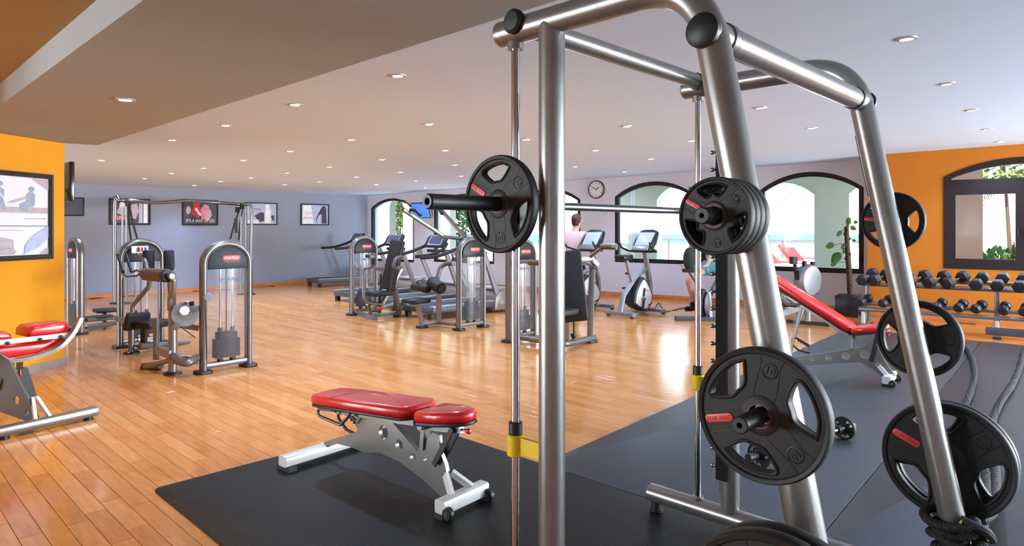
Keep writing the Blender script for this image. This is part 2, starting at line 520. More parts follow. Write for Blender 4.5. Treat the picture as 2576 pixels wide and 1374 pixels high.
m_clock = mat('clock_face', (214, 212, 214), 0.5)
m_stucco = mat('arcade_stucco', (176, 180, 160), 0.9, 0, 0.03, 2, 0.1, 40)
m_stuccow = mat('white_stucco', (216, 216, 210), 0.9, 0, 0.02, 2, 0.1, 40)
m_paving = mat('pale_paving', (216, 220, 222), 0.85, 0, 0.06, 2)
m_sea = mat('sea_water', (44, 66, 76), 0.6, 0, 0.2, 0.4, 0.6, 1.5, spec=0.05)
m_redcloth = mat('red_canvas', (120, 22, 20), 0.8, 0, 0.08, 8)
m_palm = mat('palm_green', (50, 62, 34), 0.6, 0, 0.3, 3)
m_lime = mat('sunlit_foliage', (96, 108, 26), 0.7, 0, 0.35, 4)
m_bush = mat('bush_green', (60, 104, 48), 0.7, 0, 0.35, 4)
m_rail = mat('weathered_rail', (66, 50, 44), 0.8)
m_lamp = mat('lamp_lens', (255, 246, 232), 0.4, 0, 0, 5, emit=22.0)
m_lampoff = mat('lamp_lens_dim', (255, 250, 245), 0.4, 0, 0, 5, emit=2.2)
m_trim = mat('lamp_trim', (196, 190, 186), 0.35, 0.4)
# ================================================================== ROOM
class Wall:
    """A wall line: p0 -> p1 with the room on the side of n."""
    def __init__(s, p0, p1, inside):
        s.p0 = V((p0[0], p0[1], 0)); s.p1 = V((p1[0], p1[1], 0))
        s.L = (s.p1 - s.p0).length
        s.w = (s.p1 - s.p0).normalized()
        n = V((-s.w.y, s.w.x, 0))
        s.n = n if n.dot(V((inside[0], inside[1], 0)) - s.p0) > 0 else -n
    def at(s, t, z=0.0, off=0.0): return s.p0 + s.w * t + s.n * off + UP * z
    def t_px(s, px, off=0.0):                            # where the photograph's column px meets the wall
        k = (px - CX) / FOC
        o = s.p0 + s.n * off
        return (k * o.y - o.x) / (s.w.x - k * s.w.y)
    def z_px(s, px, py, off=0.0):
        d = s.at(s.t_px(px, off), 0, off).y
        return EYE - (py - CY) / FOC * d
def arch(t0, t1, sill, spring, apex, n=18):
    """Outline of a segmental-arched opening, counter-clockwise from the lower left."""
    c, h = (t1 - t0) / 2, apex - spring
    o = [(t0, sill), (t1, sill), (t1, spring)]
    if h > 1e-4:
        r = (c*c + h*h) / (2*h); a0 = math.asin(min(1, c / r)) if h <= c else pi - math.asin(min(1, c / r)); cz = apex - r
        for k in range(1, n):
            a = a0 - 2*a0*k/n
            o.append(((t0+t1)/2 + r*sin(a), cz + r*cos(a)))
    o.append((t0, spring))
    return o
def wall(name, W, openings, th, mt, ztop=None, label=None, zbot=0.0, t0=0.0, t1=None):
    t1 = W.L if t1 is None else t1
    mb = MB()
    def top(t, off):
        q = W.at(t, 0, off)
        return ceil_z(q.x, q.y) + 0.03 if ztop is None else ztop
    def strip(ta, tb, za, zb, zc, zd):                   # front and back faces, za/zb bottom, zc/zd top (None = wall top)
        for off in (0, -th):
            a = W.at(ta, za, off); b = W.at(tb, zb, off)
            c = W.at(tb, top(tb, off) if zd is None else zd, off); d = W.at(ta, top(ta, off) if zc is None else zc, off)
            mb.quad(a, b, c, d)
    t = t0
    for (a, b, sill, spring, apex) in sorted(openings):
        strip(t, a, zbot, zbot, None, None)
        if sill > zbot: strip(a, b, zbot, zbot, sill, sill)
        o = arch(a, b, sill, spring, apex)
        ar = [q for q in o[2:]][::-1]                    # left to right along the arch
        for i in range(len(ar) - 1):
            if ar[i+1][0] - ar[i][0] > 1e-6: strip(ar[i][0], ar[i+1][0], ar[i][1], ar[i+1][1], None, None)
        for i in range(len(o)):
            p, q = o[i], o[(i+1) % len(o)]
            if i == 0 and sill <= zbot: continue
            mb.quad(W.at(p[0], p[1]), W.at(q[0], q[1]), W.at(q[0], q[1], -th), W.at(p[0], p[1], -th))
        t = b
    strip(t, t1, zbot, zbot, None, None)
    for tt in (t0, t1):
        mb.quad(W.at(tt, zbot), W.at(tt, zbot, -th), W.at(tt, top(tt, -th), -th), W.at(tt, top(tt, 0)))
    mb.quad(W.at(t0, top(t0, 0)), W.at(t1, top(t1, 0)), W.at(t1, top(t1, -th), -th), W.at(t0, top(t0, -th), -th))
    o = mb.build(name, mt, sharp=20)
    return tag(o, label, None, None, 'structure')
WN = [0]
def window(W, op, th, fw=0.07, fd=0.09, off=-0.03, transom=None, mullion=False):
    """Arched window unit: swept frame, pane of glass, optional transom and casements."""
    WN[0] += 1
    t0, t1, sill, spring, apex = op
    outer = arch(t0, t1, sill, spring, apex)
    inner = arch(t0+fw, t1-fw, sill+fw, spring - fw*0.25, apex - fw)
    root = thing('window_%d' % WN[0], None, None); tag(root, kind='structure')
    mb = MB(); n = len(outer)
    o1, o2 = off, off - fd
    for i in range(n):
        j = (i+1) % n
        A1, A2, B1, B2 = W.at(*outer[i], o1), W.at(*outer[j], o1), W.at(*inner[i], o1), W.at(*inner[j], o1)
        C1, C2, D1, D2 = W.at(*outer[i], o2), W.at(*outer[j], o2), W.at(*inner[i], o2), W.at(*inner[j], o2)
        mb.quad(A1, A2, B2, B1); mb.quad(C1, C2, D2, D1); mb.quad(B1, B2, D2, D1); mb.quad(A1, A2, C2, C1)
    mb.build('window_frame', m_frame, root)
    zg = (o1 + o2) / 2
    if transom is None:
        g = MB(); g.add([W.at(*p, zg) for p in inner], [tuple(range(n))]); g.build('pane', m_glass, root)
    else:
        za, zb = transom
        MB().bar(W.at(t0+fw*0.5, (za+zb)/2, zg), W.at(t1-fw*0.5, (za+zb)/2, zg), fd*0.95, zb-za).build('transom', m_frame, root)
        top = [p for p in inner if p[1] > zb] ; top = [(t0+fw, zb), (t1-fw, zb)] + [p for p in inner if p[1] > zb + 1e-3]
        g = MB(); g.add([W.at(*p, zg) for p in top], [tuple(range(len(top)))]); g.build('pane', m_glass, root)
        tm = (t0 + t1) / 2
        MB().bar(W.at(tm, sill, zg), W.at(tm, za, zg), 0.06, fd*0.9, up=W.n).build('mullion', m_frame, root)
        for (a, b) in ((t0+fw, tm-0.03), (tm+0.03, t1-fw)):
            s_ = 0.055
            oo, ii = [(a, sill+fw), (b, sill+fw), (b, za), (a, za)], [(a+s_, sill+fw+s_), (b-s_, sill+fw+s_), (b-s_, za-s_*0.6), (a+s_, za-s_*0.6)]
            mb = MB()
            for i in range(4):
                j = (i+1) % 4
                for (q1, q2) in ((zg+0.055, zg-0.03),):
                    mb.quad(W.at(*oo[i], q1), W.at(*oo[j], q1), W.at(*ii[j], q1), W.at(*ii[i], q1))
                    mb.quad(W.at(*ii[i], q1), W.at(*ii[j], q1), W.at(*ii[j], q2), W.at(*ii[i], q2))
                    mb.quad(W.at(*oo[i], q1), W.at(*oo[j], q1), W.at(*oo[j], q2), W.at(*oo[i], q2))
                    mb.quad(W.at(*oo[i], q2), W.at(*oo[j], q2), W.at(*ii[j], q2), W.at(*ii[i], q2))
            cs = mb.build('casement', m_frame, root)
            g = MB(); g.quad(*[W.at(*p, zg) for p in ii]); g.build('pane', m_glass, cs)
            h = MB(); hx = b - s_*0.5 if a < tm - 0.2 and b < tm else a + s_*0.5
            h.bar(W.at(hx, 1.3, zg+0.075), W.at(hx, 1.46, zg+0.075), 0.02, 0.014, up=W.n); h.cyl(W.at(hx, 1.44, zg+0.05), W.at(hx, 1.44, zg+0.075), 0.012)
            h.build('handle', m_iron, cs)
    return root

CORNER = (-4.12, 18.7)
W_back = Wall(CORNER, (CORNER[0] - 4.82*2.0, CORNER[1] - 5.2*2.0), (0, 0))        # blue-grey wall with the pictures
W_win = Wall(CORNER, (CORNER[0] + 0.8114*13.1, CORNER[1] - 0.5844*13.1), (0, 0))  # window wall
W_or = Wall((5.85, 10.8), (5.85 + 0.8211*8, 10.8 - 0.5708*8), (0, 0))             # orange wall
W_rt = Wall(W_or.p1[:2], (9.0, -5.0), (0, 0))
W_bk = Wall((9.0, -5.0), (-9.0, -5.0), (0, 0))
W_lf = Wall((-9.0, -5.0), W_back.p1[:2], (0, 0))
ROOM = [W_back.p0, W_back.p1, W_lf.p0, W_rt.p1, W_or.p1, W_or.p0, W_win.p1]

def wop(px0, px1, sill, spring, apex): return (W_win.t_px(px0), W_win.t_px(px1), sill, spring, apex)
win_ops = [wop(932, 1041, 0.535, 2.02, 2.285), wop(1090, 1243, 0.575, 2.05, 2.33), wop(1302, 1460, 0.62, 2.10, 2.38),
           wop(1545, 1748, 0.725, 2.13, 2.43), (10.82, 12.58, 0.66, 2.16, 2.475)]
or_op = (1.05, 3.0, 0.83, 2.25, 2.505)
wall('wall_back', W_back, [], 0.25, m_grey)
wall('wall_windows', W_win, win_ops, 0.28, m_lilac)
wall('wall_right', W_or, [or_op, (4.2, 6.2, 0.83, 2.25, 2.505)], 0.35, m_orange)
big = lambda L, k: [((i + 0.05) * L / k, (i + 0.95) * L / k, 0.12, 2.36, 2.36) for i in range(k)]
wall('wall_side', W_rt, big(W_rt.L, 4), 0.25, m_lilac)
rear_ops = [(x, x + 0.75, 1.0, 2.2, 2.2) for x in (3.0, 12.0)]  # unseen rear windows, added as fill for the machine's front
wall('wall_rear', W_bk, rear_ops, 0.25, m_lilac)
left_ops = [(3.2, 5.4, 0.4, 2.25, 2.25), (6.4, 8.8, 0.4, 2.25, 2.25), (9.8, 12.2, 0.4, 2.25, 2.25)]  # unseen left windows, added to let fill light onto the ceiling
wall('wall_left', W_lf, left_ops, 0.25, m_lilac)
for op in win_ops: window(W_win, op, 0.28, fw=0.065 if op[0] < 5 else 0.085)
for op in (or_op, (4.2, 6.2, 0.83, 2.25, 2.505)): window(W_or, op, 0.35, fw=0.10, fd=0.12, off=0.01, transom=(2.0, 2.2))
for op in big(W_rt.L, 4): window(W_rt, op, 0.25)
for op in rear_ops: window(W_bk, op, 0.25)
for W_, ops_, pw_ in ((W_rt, big(W_rt.L, 4), (760, 280, 110, 40)), (W_lf, left_ops, (190, 190, 190))):
    for op, pw_ in zip(ops_, pw_): side_fill(W_.at((op[0] + op[1])/2, (op[2] + op[3])/2, -0.3), W_.n, op[1] - op[0], op[3] - op[2], pw_)
for op in left_ops: window(W_lf, op, 0.25)

# ceiling, soffit, pier
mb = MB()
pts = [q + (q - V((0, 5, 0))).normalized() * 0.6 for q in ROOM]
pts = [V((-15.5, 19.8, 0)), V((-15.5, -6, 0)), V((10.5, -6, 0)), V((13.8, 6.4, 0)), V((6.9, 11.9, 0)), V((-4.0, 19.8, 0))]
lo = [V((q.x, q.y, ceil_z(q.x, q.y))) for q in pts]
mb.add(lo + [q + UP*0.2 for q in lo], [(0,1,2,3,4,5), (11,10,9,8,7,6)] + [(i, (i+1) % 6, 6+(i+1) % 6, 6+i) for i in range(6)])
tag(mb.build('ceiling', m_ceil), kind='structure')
ZS = 2.348
S1 = V((-4.46, 7.06, 0)); I0 = V((-3.73, 4.78, 0))
pier_a, pier_b = V((-4.73, 6.93, 0)), V((-5.18, 3.5, 0))
pw = (pier_b - pier_a).normalized()
sof = [S1, V((-4.74, 6.88, 0)), pier_a + pw*1.2, I0 + BX*1.45, I0 - BX*9.5, S1 - BX*12.5]
mb = MB()
mb.prism([(q.x, q.y) for q in sof], (0, 0, ZS), (1, 0, 0), (0, 1, 0), UP, 0.31)
tag(mb.build('ceiling_soffit', m_soffit, sharp=10), kind='structure')
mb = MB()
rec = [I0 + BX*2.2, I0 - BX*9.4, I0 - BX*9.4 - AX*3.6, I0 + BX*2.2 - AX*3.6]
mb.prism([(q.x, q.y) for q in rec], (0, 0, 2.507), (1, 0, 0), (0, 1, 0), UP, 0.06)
tag(mb.build('ceiling_recess', m_orange_shade, sharp=10), kind='structure')
mb = MB()
pier = [pier_a, pier_b, V((-6.3, 3.6, 0)), V((-6.0, 7.35, 0))]
mb.prism([(q.x, q.y) for q in pier], (0, 0, 0), (1, 0, 0), (0, 1, 0), UP, 2.56)
tag(mb.build('wall_pier', m_yellowp, sharp=10), kind='structure')
mb = MB(); pn = V((pw.y, -pw.x, 0)); pn = pn if pn.x > 0 else -pn
mb.prism([(0.0, 0.0), (0.018, 0.0), (0.018, 0.085), (0.012, 0.095), (0.0, 0.095)], pier_a - pw*0.02, pn, UP, pw, 3.4)
tag(mb.build('baseboard_pier', m_skirt_g), kind='structure')
def skirting(name, W, t0, t1, mt, h=0.085):
    mb = MB(); mb.prism([(0, 0), (0.02, 0), (0.02, h*0.8), (0.012, h), (0, h)], W.at(t0), W.n, UP, W.w, t1 - t0)
    tag(mb.build(name, mt), kind='structure')
skirting('baseboard_back', W_back, 0, W_back.L, m_skirt_w)
skirting('baseboard_windows', W_win, 0, W_win.L, m_skirt_w)
skirting('baseboard_right', W_or, 0, W_or.L, m_skirt_w)

# floor: slab, planks one by one near the camera, the rest of the same planks joined
mb = MB(); mb.prism([(-15, 20), (-15, -6), (10, -6), (13.5, 6.3), (6.8, 11.8), (-4, 19.5)], (0, 0, -0.2), (1, 0, 0), (0, 1, 0), UP, 0.188)
floor = tag(mb.build('floor', m_subfloor), kind='structure')
def inside(p, poly):
    c = False
    for i in range(len(poly)):
        a, b = poly[i], poly[i-1]
        if (a.y > p.y) != (b.y > p.y) and p.x < (b.x-a.x)*(p.y-a.y)/(b.y-a.y) + a.x: c = not c
    return c
def edge2(u): return 2.66 + 0.06*(u - 3.0)
def under_mat(u, v, m=0.12):
    return (1.23+m < u < 3.02-m and v < 3.96-m) or (3.0+m <= u < 10.2-m and v < edge2(u)-m)
BWID, GAP = 0.0955, 0.0016
lens_ = [0.45, 0.6, 0.72, 0.9, 1.05]
boards = []
nu = int(24 / BWID)
for i in range(nu):
    u = -10.0 + i*BWID
    v = -6.0 - rnd.random()*0.9
    while v < 18.5:
        L = rnd.choice(lens_)
        vc = v + L/2
        p = uv(u + BWID/2, vc)
        if inside(p, ROOM) and not (under_mat(u + BWID/2, v) and under_mat(u + BWID/2, v + L)):
            boards.append((u, v, L, p))
        v += L
def vis(p):
    if p.y < 0.5: return False
    x = CX + FOC*p.x/p.y; y = CY + FOC*EYE/p.y
    return -60 < x < 2620 and y < 1420
near = sorted([b for b in boards if vis(b[3]) and not under_mat(*to_uv(b[3]), 0.02)], key=lambda b: b[3].y)[:296]
nearset = set(id(b) for b in near)
def board_mb(mb, o, L):
    w, c = BWID - GAP, 0.0014
    o = V(o)
    lv = []
    for (i, z) in ((0, -0.012), (0, -c), (c, 0)):
        lv += [o + AX*(GAP/2+i) + BX*(GAP/2+i) + UP*z, o + AX*(GAP/2+w-i) + BX*(GAP/2+i) + UP*z,
               o + AX*(GAP/2+w-i) + BX*(L-GAP/2-i) + UP*z, o + AX*(GAP/2+i) + BX*(L-GAP/2-i) + UP*z]
    mb.add(lv, [(8, 9, 10, 11)] + [(a+i, a+(i+1) % 4, a+4+(i+1) % 4, a+4+i) for a in (0, 4) for i in range(4)])
pm = {}
for L in lens_:
    mb = MB(); board_mb(mb, (0, 0, 0), L); pm[L] = mb.mesh('plank', m_wood, sharp=20)
for (u, v, L, p) in near:
    o = bpy.data.objects.new('plank', pm[L]); COL.objects.link(o); o.parent = floor
    o.location = uv(u, v)
mb = MB()
for b in boards:
    if id(b) in nearset: continue
    gp = GAP if b[3].y < 6.5 else 0.0004
    w = BWID - gp
    o = uv(b[0] + gp/2, b[1] + gp/2); L = b[2] - gp
    lv = [o, o + AX*w, o + AX*w + BX*L, o + BX*L]
    mb.add(lv + [q - UP*0.012 for q in lv], [(0, 1, 2, 3)] + [(i, (i+1) % 4, 4+(i+1) % 4, 4+i) for i in range(4)])
tag(mb.build('plank_field', m_wood, floor, sharp=20), kind='stuff')

# rubber mats on the boards
def mat_sheet(label, pts, rad=0.05, mt=m_rubber):
    out = []
    for q in fillet([V((*pts[-1], 0)), *[V((*p, 0)) for p in pts], V((*pts[0], 0))], rad, 4)[1:-1]: out.append((q.x, q.y))
    mb = MB(); mb.pad(out, (0, 0, 0.0005), AX, BX, UP, 0.009, 0.004)
    return tag(mb.build('rubber_mat', mt, sharp=50), label, 'mat', 'black rubber gym mats')
mat_sheet('speckled black rubber mat under the red bench, with a rounded corner', [(1.23, -3.6), (3.018, -3.6), (3.018, 3.955), (1.23, 3.955)])
mat_names = ['black rubber sheet under the incline bench, edging the wooden boards', 'black rubber sheet on which the thick ropes lie, second from the boards',
             'black rubber sheet furthest from the wooden boards, in front of the dumbbells']
for k in range(3):
    a, b = k*1.58 + (0.003 if k else 0), (k+1)*1.58
    mat_sheet(mat_names[k], [(3.022, edge2(3.022)-b), (10.2, edge2(10.2)-b), (10.2, edge2(10.2)-a), (3.022, edge2(3.022)-a)], 0.012, m_rubber_lit)

# ceiling downlights
LAMPS = [(742,263),(567,315),(433,352),(255,403),(1001,190),(1079,312),(883,351),(730,380),(612,403),(513,423),(432,436),(364,449),
         (1119,378),(960,401),(829,420),(722,435),(632,447),(555,456),(489,466),(1143,415),(1007,433),(896,445),(802,457),(716,464),
         (1160,443),(1046,455),(946,464),(1070,472),(1322,351),(1447,419),(1577,317),(1498,378),(1637,400),(1570,432),(1740,354),
         (1913,271),(2043,322),(2281,97),(2382,211),(2444,277),(2484,325),(2515,357),(884,-6)]
DIM = {(1913,271),(2043,322),(2281,97),(2382,211),(2444,277),(2484,325),(1001,190),(884,-6)}
def downlight(p, label, dim=False, watts=SPOT_W, group='recessed ceiling downlights', col=(0.70, 0.97, 1.50), spread=125):
    t = thing('downlight', label, 'ceiling light', p, 0, group)
    mb = MB(); mb.lathe([(0.040, -0.001), (0.042, -0.008), (0.060, -0.006), (0.063, 0.002), (0.040, 0.002)], (0, 0, 0), UP, 20, closed=True)
    mb.build('trim_ring', m_trim, t, local=True)
    mb = MB(); mb.lathe([(0, -0.004), (0.030, -0.004), (0.040, -0.001)], (0, 0, 0), UP, 20)
    mb.build('lens', m_lampoff if dim else m_lamp, t, local=True)
    ld = bpy.data.lights.new('downlight_beam', 'SPOT')
    ld.energy, ld.spot_size, ld.spot_blend, ld.shadow_soft_size, ld.color = watts, R(spread), 0.7, 0.04, col
    lo_ = bpy.data.objects.new('downlight_beam', ld); COL.objects.link(lo_)
    lo_.parent = t; lo_.location = (0, 0, -0.03)
    return t
ROWS = [('row along the soffit edge', [(255,403),(433,352),(567,315),(742,263),(1001,190)]),
        ('second row in from the soffit', [(364,449),(432,436),(513,423),(612,403),(730,380),(883,351),(1079,312)]),
        ('third row in from the soffit', [(489,466),(555,456),(632,447),(722,435),(829,420),(960,401),(1119,378)]),
        ('fourth row in from the soffit', [(716,464),(802,457),(896,445),(1007,433),(1143,415)]),
        ('row nearest the far corner', [(946,464),(1046,455),(1160,443)])]
ORD = ['first', 'second', 'third', 'fourth', 'fifth', 'sixth', 'seventh']
LBL = {q: 'small recessed downlight, %s from the left in the %s' % (ORD[i], nm) for nm, qs in ROWS for i, q in enumerate(qs)}
LBL.update({(1070,472): 'small recessed downlight low over the second window, left of the barbell plate', (1322,351): 'small recessed downlight just left of the front post, above the barbell plate',
            (1447,419): 'small recessed downlight above the wall clock, right of the front post', (1577,317): 'recessed downlight nearest the camera between the front post and the far guide rod',
            (1498,378): 'recessed downlight up and right of the wall clock, middle of three', (1637,400): 'recessed downlight over the arched window behind the upright bike',
            (1570,432): 'recessed downlight closest to the window wall right of the clock', (1740,354): 'recessed downlight touching the far guide rod on its left',
            (1913,271): 'dim recessed downlight right of the slanting leg, left of two', (2043,322): 'dim recessed downlight right of the slanting leg, right of two',
            (2281,97): 'dim recessed downlight nearest the camera at upper right', (2382,211): 'dim recessed downlight at right, second from the camera',
            (2444,277): 'dim recessed downlight at right, third from the camera', (2484,325): 'dim recessed downlight at right, fourth from the camera',
            (2515,357): 'recessed downlight close to the orange wall, over its arched window', (884,-6): 'recessed downlight on the soffit edge at the top of the photo'})
for i, (px, py) in enumerate(LAMPS):
    p = on_ceiling(px, py)
    dim = (px, py) in DIM
    downlight(p, LBL[(px, py)], dim, SPOT_W * (0.8 if dim else 2.4 if (px, py) == (742, 263) else 1.0), 'recessed ceiling downlights')
k = (CY - 250) / FOC; d = (ZS - EYE) / k
sl = V(((315 - CX) / FOC * d, d, ZS))
downlight(sl, 'small round recessed light in the lowered taupe soffit', False, 40, 'soffit downlight', (1.0, 0.84, 0.62))
# two more of the same lights in the recess above the left bench, just out of the frame
downlight(V((-3.05, 4.25, 2.507)), 'small recessed light in the orange ceiling recess over the left bench', False, 150, 'recess downlights', (1.0, 0.78, 0.40), 62)
# ================================================================== OUTSIDE
NW = -W_win.n                                            # outward through the window wall
OFF = 2.4
W_arc = Wall((W_win.p0 + NW*OFF - W_win.w*3)[:2], (W_win.p0 + NW*OFF + W_win.w*22)[:2], (0, 0))
def aop(px0, px1, spring, apex): return (W_arc.t_px(px0), W_arc.t_px(px1), -0.1, spring, apex)
arc_ops = [aop(972, 1018, 2.25, 2.5), aop(1128, 1188, 2.2, 2.5), aop(1262, 1330, 2.2, 2.5), aop(1436, 1530, 2.2, 2.52), aop(1652, 1778, 2.15, 2.5), aop(1880, 2048, 2.17, 2.46), aop(2136, 2330, 2.17, 2.46)]
t_open = W_arc.t_px(1395)                                # left of this the court is open to the sky: two white piers
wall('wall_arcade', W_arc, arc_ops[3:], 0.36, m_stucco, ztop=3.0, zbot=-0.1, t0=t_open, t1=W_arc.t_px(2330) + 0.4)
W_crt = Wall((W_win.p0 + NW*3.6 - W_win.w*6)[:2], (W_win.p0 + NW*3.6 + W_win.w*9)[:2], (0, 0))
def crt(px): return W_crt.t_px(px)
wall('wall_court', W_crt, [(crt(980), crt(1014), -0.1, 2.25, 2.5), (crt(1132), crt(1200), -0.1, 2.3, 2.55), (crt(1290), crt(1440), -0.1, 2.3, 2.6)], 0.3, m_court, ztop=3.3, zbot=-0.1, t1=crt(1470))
mb = MB()                                                # arcade roof and its end walls, terrace
a, b = W_win.at(W_win.t_px(1395), 0, -0.45), W_win.at(13.0, 0, -0.45)
mb.add([a + UP*2.72, b + UP*2.72, b + NW*3.2 + UP*2.72, a + NW*3.2 + UP*2.72, a + UP*3.0, b + UP*3.0, b + NW*3.2 + UP*3.0, a + NW*3.2 + UP*3.0],
       [(0,1,2,3), (7,6,5,4), (0,1,5,4), (1,2,6,5), (2,3,7,6), (3,0,4,7)])
tag(mb.build('ceiling_arcade', m_stuccow), kind='structure')
mb = MB(); mb.prism([(-60, 19.5), (-30, 70), (90, 62), (60, -45), (-60, -45), (-60, -5.3), (9.3, -5.3), (13.4, 6.3), (6.8, 11.9), (-4, 19.5)], (0, 0, -0.4), (1, 0, 0), (0, 1, 0), UP, 0.3)
tag(mb.build('floor_terrace', m_paving), kind='structure')
mb = MB(); mb.quad((-200, 45, -2.0), (260, 45, -2.0), (260, 390, -2.0), (-200, 390, -2.0))
tag(mb.build('sea', m_sea), 'pale blue sea beyond the terrace railing', None, None, 'structure')
# white pole added for the bright slit between the arcade walls
for nm, px, w_ in (('column_arcade', 1592, 0.05),):
    q = W_win.at(W_win.t_px(px, -1.6), 0, -1.6)
    mb = MB(); mb.cyl(q - UP*0.1, q + UP*2.72, 0.035, seg=14); mb.cyl(q - UP*0.1, q + UP*0.0, 0.05, seg=14)
    tag(mb.build('drainpipe', m_stuccow), 'thin white pipe standing outside the window behind the bikes', 'pipe')

def ray_at(px, d, z): return V(((px - CX) / FOC * d, d, z))
# terrace railing
rl = thing('terrace_railing', 'weathered railing of posts and wires along the terrace edge before the sea', 'railing', ray_at(1990, 30, -0.1))
p0, p1 = ray_at(1560, 34.5, -0.1), ray_at(2330, 26, -0.1)
for k in range(11):
    q = p0.lerp(p1, k/10)
    MB().box(q + UP*0.5, (0.07, 0.07, 1.0), R(-35)).build('post', m_rail, rl)
MB().bar(p0 + UP*1.0, p1 + UP*1.0, 0.09, 0.06).build('handrail', m_rail, rl)
for z in (0.25, 0.5, 0.75):
    MB().cyl(p0 + UP*z, p1 + UP*z, 0.012, seg=6).build('wire', m_rail, rl)
# sun loungers: red frames, pale mattresses
def lounger(label, p, rz, first=[None]):
    if first[0] is None:
        t = thing('sun_lounger', label, 'sun lounger', p, rz, 'red sun loungers on the terrace')
        mb = MB()
        for s in (-1, 1): mb.bar((-0.95, s*0.32, 0.30), (0.45, s*0.32, 0.30), 0.05, 0.06); mb.bar((0.45, s*0.32, 0.30), (0.95, s*0.32, 0.78), 0.05, 0.06)
        mb.bar((-0.95, -0.32, 0.30), (-0.95, 0.32, 0.30), 0.05, 0.06)
        mb.build('frame', m_redcloth, t, local=True)
        for x in (-0.8, 0.4):
            for s in (-1, 1): MB().box((x, s*0.3, 0.14), (0.05, 0.05, 0.28)).build('leg', m_redcloth, t, local=True)
        MB().pad(rrect(1.4, 0.6, 0.05), (-0.25, 0, 0.33), (1, 0, 0), (0, 1, 0), UP, 0.07, 0.02).build('mattress', m_whitep, t, local=True)
        e = V((0.5, 0, 0.48)).normalized()
        MB().pad(rrect(0.72, 0.6, 0.05), V((0.45, 0, 0.33)) + e*0.36, e, (0, 1, 0), e.cross(V((0, 1, 0))), 0.07, 0.02).build('backrest', m_redcloth, t, local=True)
        first[0] = t; kids_index()
        return t
    return dup(first[0], locrot(p, rz), label, 'red sun loungers on the terrace')
for i, (px, d, rz, lb) in enumerate([(1985, 21, 2.2, 'red lounger nearest the arcade pillar, seen through the arch behind the incline bench'), (2035, 23, 2.0, 'red lounger at the right edge of the arch, against the pillar'),
                                     (1955, 25, 2.3, 'red lounger nearest the railing posts, left in the arch'), (2160, 20, 2.1, 'red lounger seen through the far arch beside the potted plant'), (2020, 28, 2.4, 'red lounger furthest off, below the sea')]):
    lounger(lb, ray_at(px, d, -0.1), rz)
mb = MB(); q = ray_at(1997, 16.5, -0.1)
def frond_palm(name, label, base, h, R_, n, trunk_r, mt, seed=1, lean=(0, 0)):
    r = random.Random(seed)
    t = thing(name, label, 'palm tree', base)
    top = base + V((lean[0], lean[1], h))
    MB().tube(smooth_path([base, base.lerp(top, 0.5) + V((lean[0]*-0.15, 0, 0)), top]), [trunk_r*(1.15-0.4*i/12) for i in range(13)], 10).build('trunk', m_bark, t)
    for k in range(n):
        a = 2*pi*k/n + r.random()*0.4; el = r.uniform(-0.1, 0.9)
        d_ = V((cos(a)*cos(el), sin(a)*cos(el), sin(el)))
        L = R_*r.uniform(0.8, 1.1)
        path = [top + d_*(L*s) - UP*(L*0.62*s*s) for s in [i/9 for i in range(10)]]
        mb = MB(); mb.tube(path, [0.022*(1-i/11) for i in range(10)], 5)
        for i in range(1, 10):
            for m_ in range(3):
                pp = path[i-1].lerp(path[i], m_/3); tg = (path[i] - path[i-1]).normalized()
                sd = tg.cross(UP).normalized()
                for s in (-1, 1):
                    ll = R_*0.30*sin(pi*min(1, (i+m_/3)/10*0.95+0.05))+0.05
                    tip = pp + sd*(s*ll*0.8) + tg*(ll*0.55) - UP*(ll*0.35)
                    mb.add([pp - tg*0.022, pp + tg*0.022, tip, pp + UP*0.006], [(0, 1, 2), (0, 2, 3), (3, 2, 1)])
        tag(mb.build('frond', mt, t, sharp=20))
    return t
frond_palm('palm_tree', 'palm whose yellow-green fronds hang into the arch behind the incline bench', ray_at(2082, 21, -0.1), 3.35, 2.3, 15, 0.15, m_palm, 3)
frond_palm('palm_tree', 'palm with grey-green fronds against the white house outside the orange wall', V((11.3, 13.6, -0.1)), 2.9, 1.9, 15, 0.13, m_palm, 5)
frond_palm('palm_tree', 'tall palm by the right edge of the photo, outside the arched window', V((14.4, 15.2, -0.1)), 4.4, 2.0, 14, 0.15, m_palm, 9)
def leafy(name, label, cat, c, rad, n, mt, size, seed=1, trunk=None, flat=False):
    r = random.Random(seed)
    t = thing(name, label, cat, (c[0], c[1], -0.1))
    mb = MB()
    for k in range(n):
        while True:
            q = V((r.uniform(-1, 1), r.uniform(-1, 1), r.uniform(-1, 1)))
            if 0.35 < q.length < 1: break
        p = V((c[0] + q.x*rad[0], c[1] + q.y*rad[1], max(-0.05, c[2] + q.z*rad[2])))
        d_ = (q + V((r.uniform(-.5, .5), r.uniform(-.5, .5), r.uniform(-.2, .6)))).normalized()
        ex, ey, _ = basis(d_)
        s = size*r.uniform(0.6, 1.3)
        mb.add([p, p + d_*s*0.5 + ex*s*0.28, p + d_*s, p + d_*s*0.5 - ex*s*0.28 + ey*s*0.06], [(0, 1, 2), (0, 2, 3)])
    tag(mb.build('foliage', mt, t, sharp=10), kind='stuff')
    mb = MB()
    for k in range(4):
        a = k*1.7; q = V((c[0] + cos(a)*rad[0]*0.4, c[1] + sin(a)*rad[1]*0.4, c[2] + rad[2]*0.2))
        mb.tube([V((c[0] + cos(a)*0.04, c[1] + sin(a)*0.04, -0.1)), q], [trunk or 0.03, 0.012], 6)
    mb.build('stem', m_bark, t)
    return t
q = W_win.at(W_win.t_px(1000, -7.6), 0, -7.6)
leafy('tree', 'yellow-green sunlit tree seen through the window in the far corner', 'tree', (q.x, q.y, 1.6), (1.6, 1.0, 1.9), 4200, m_lime, 0.26, 2, 0.08)
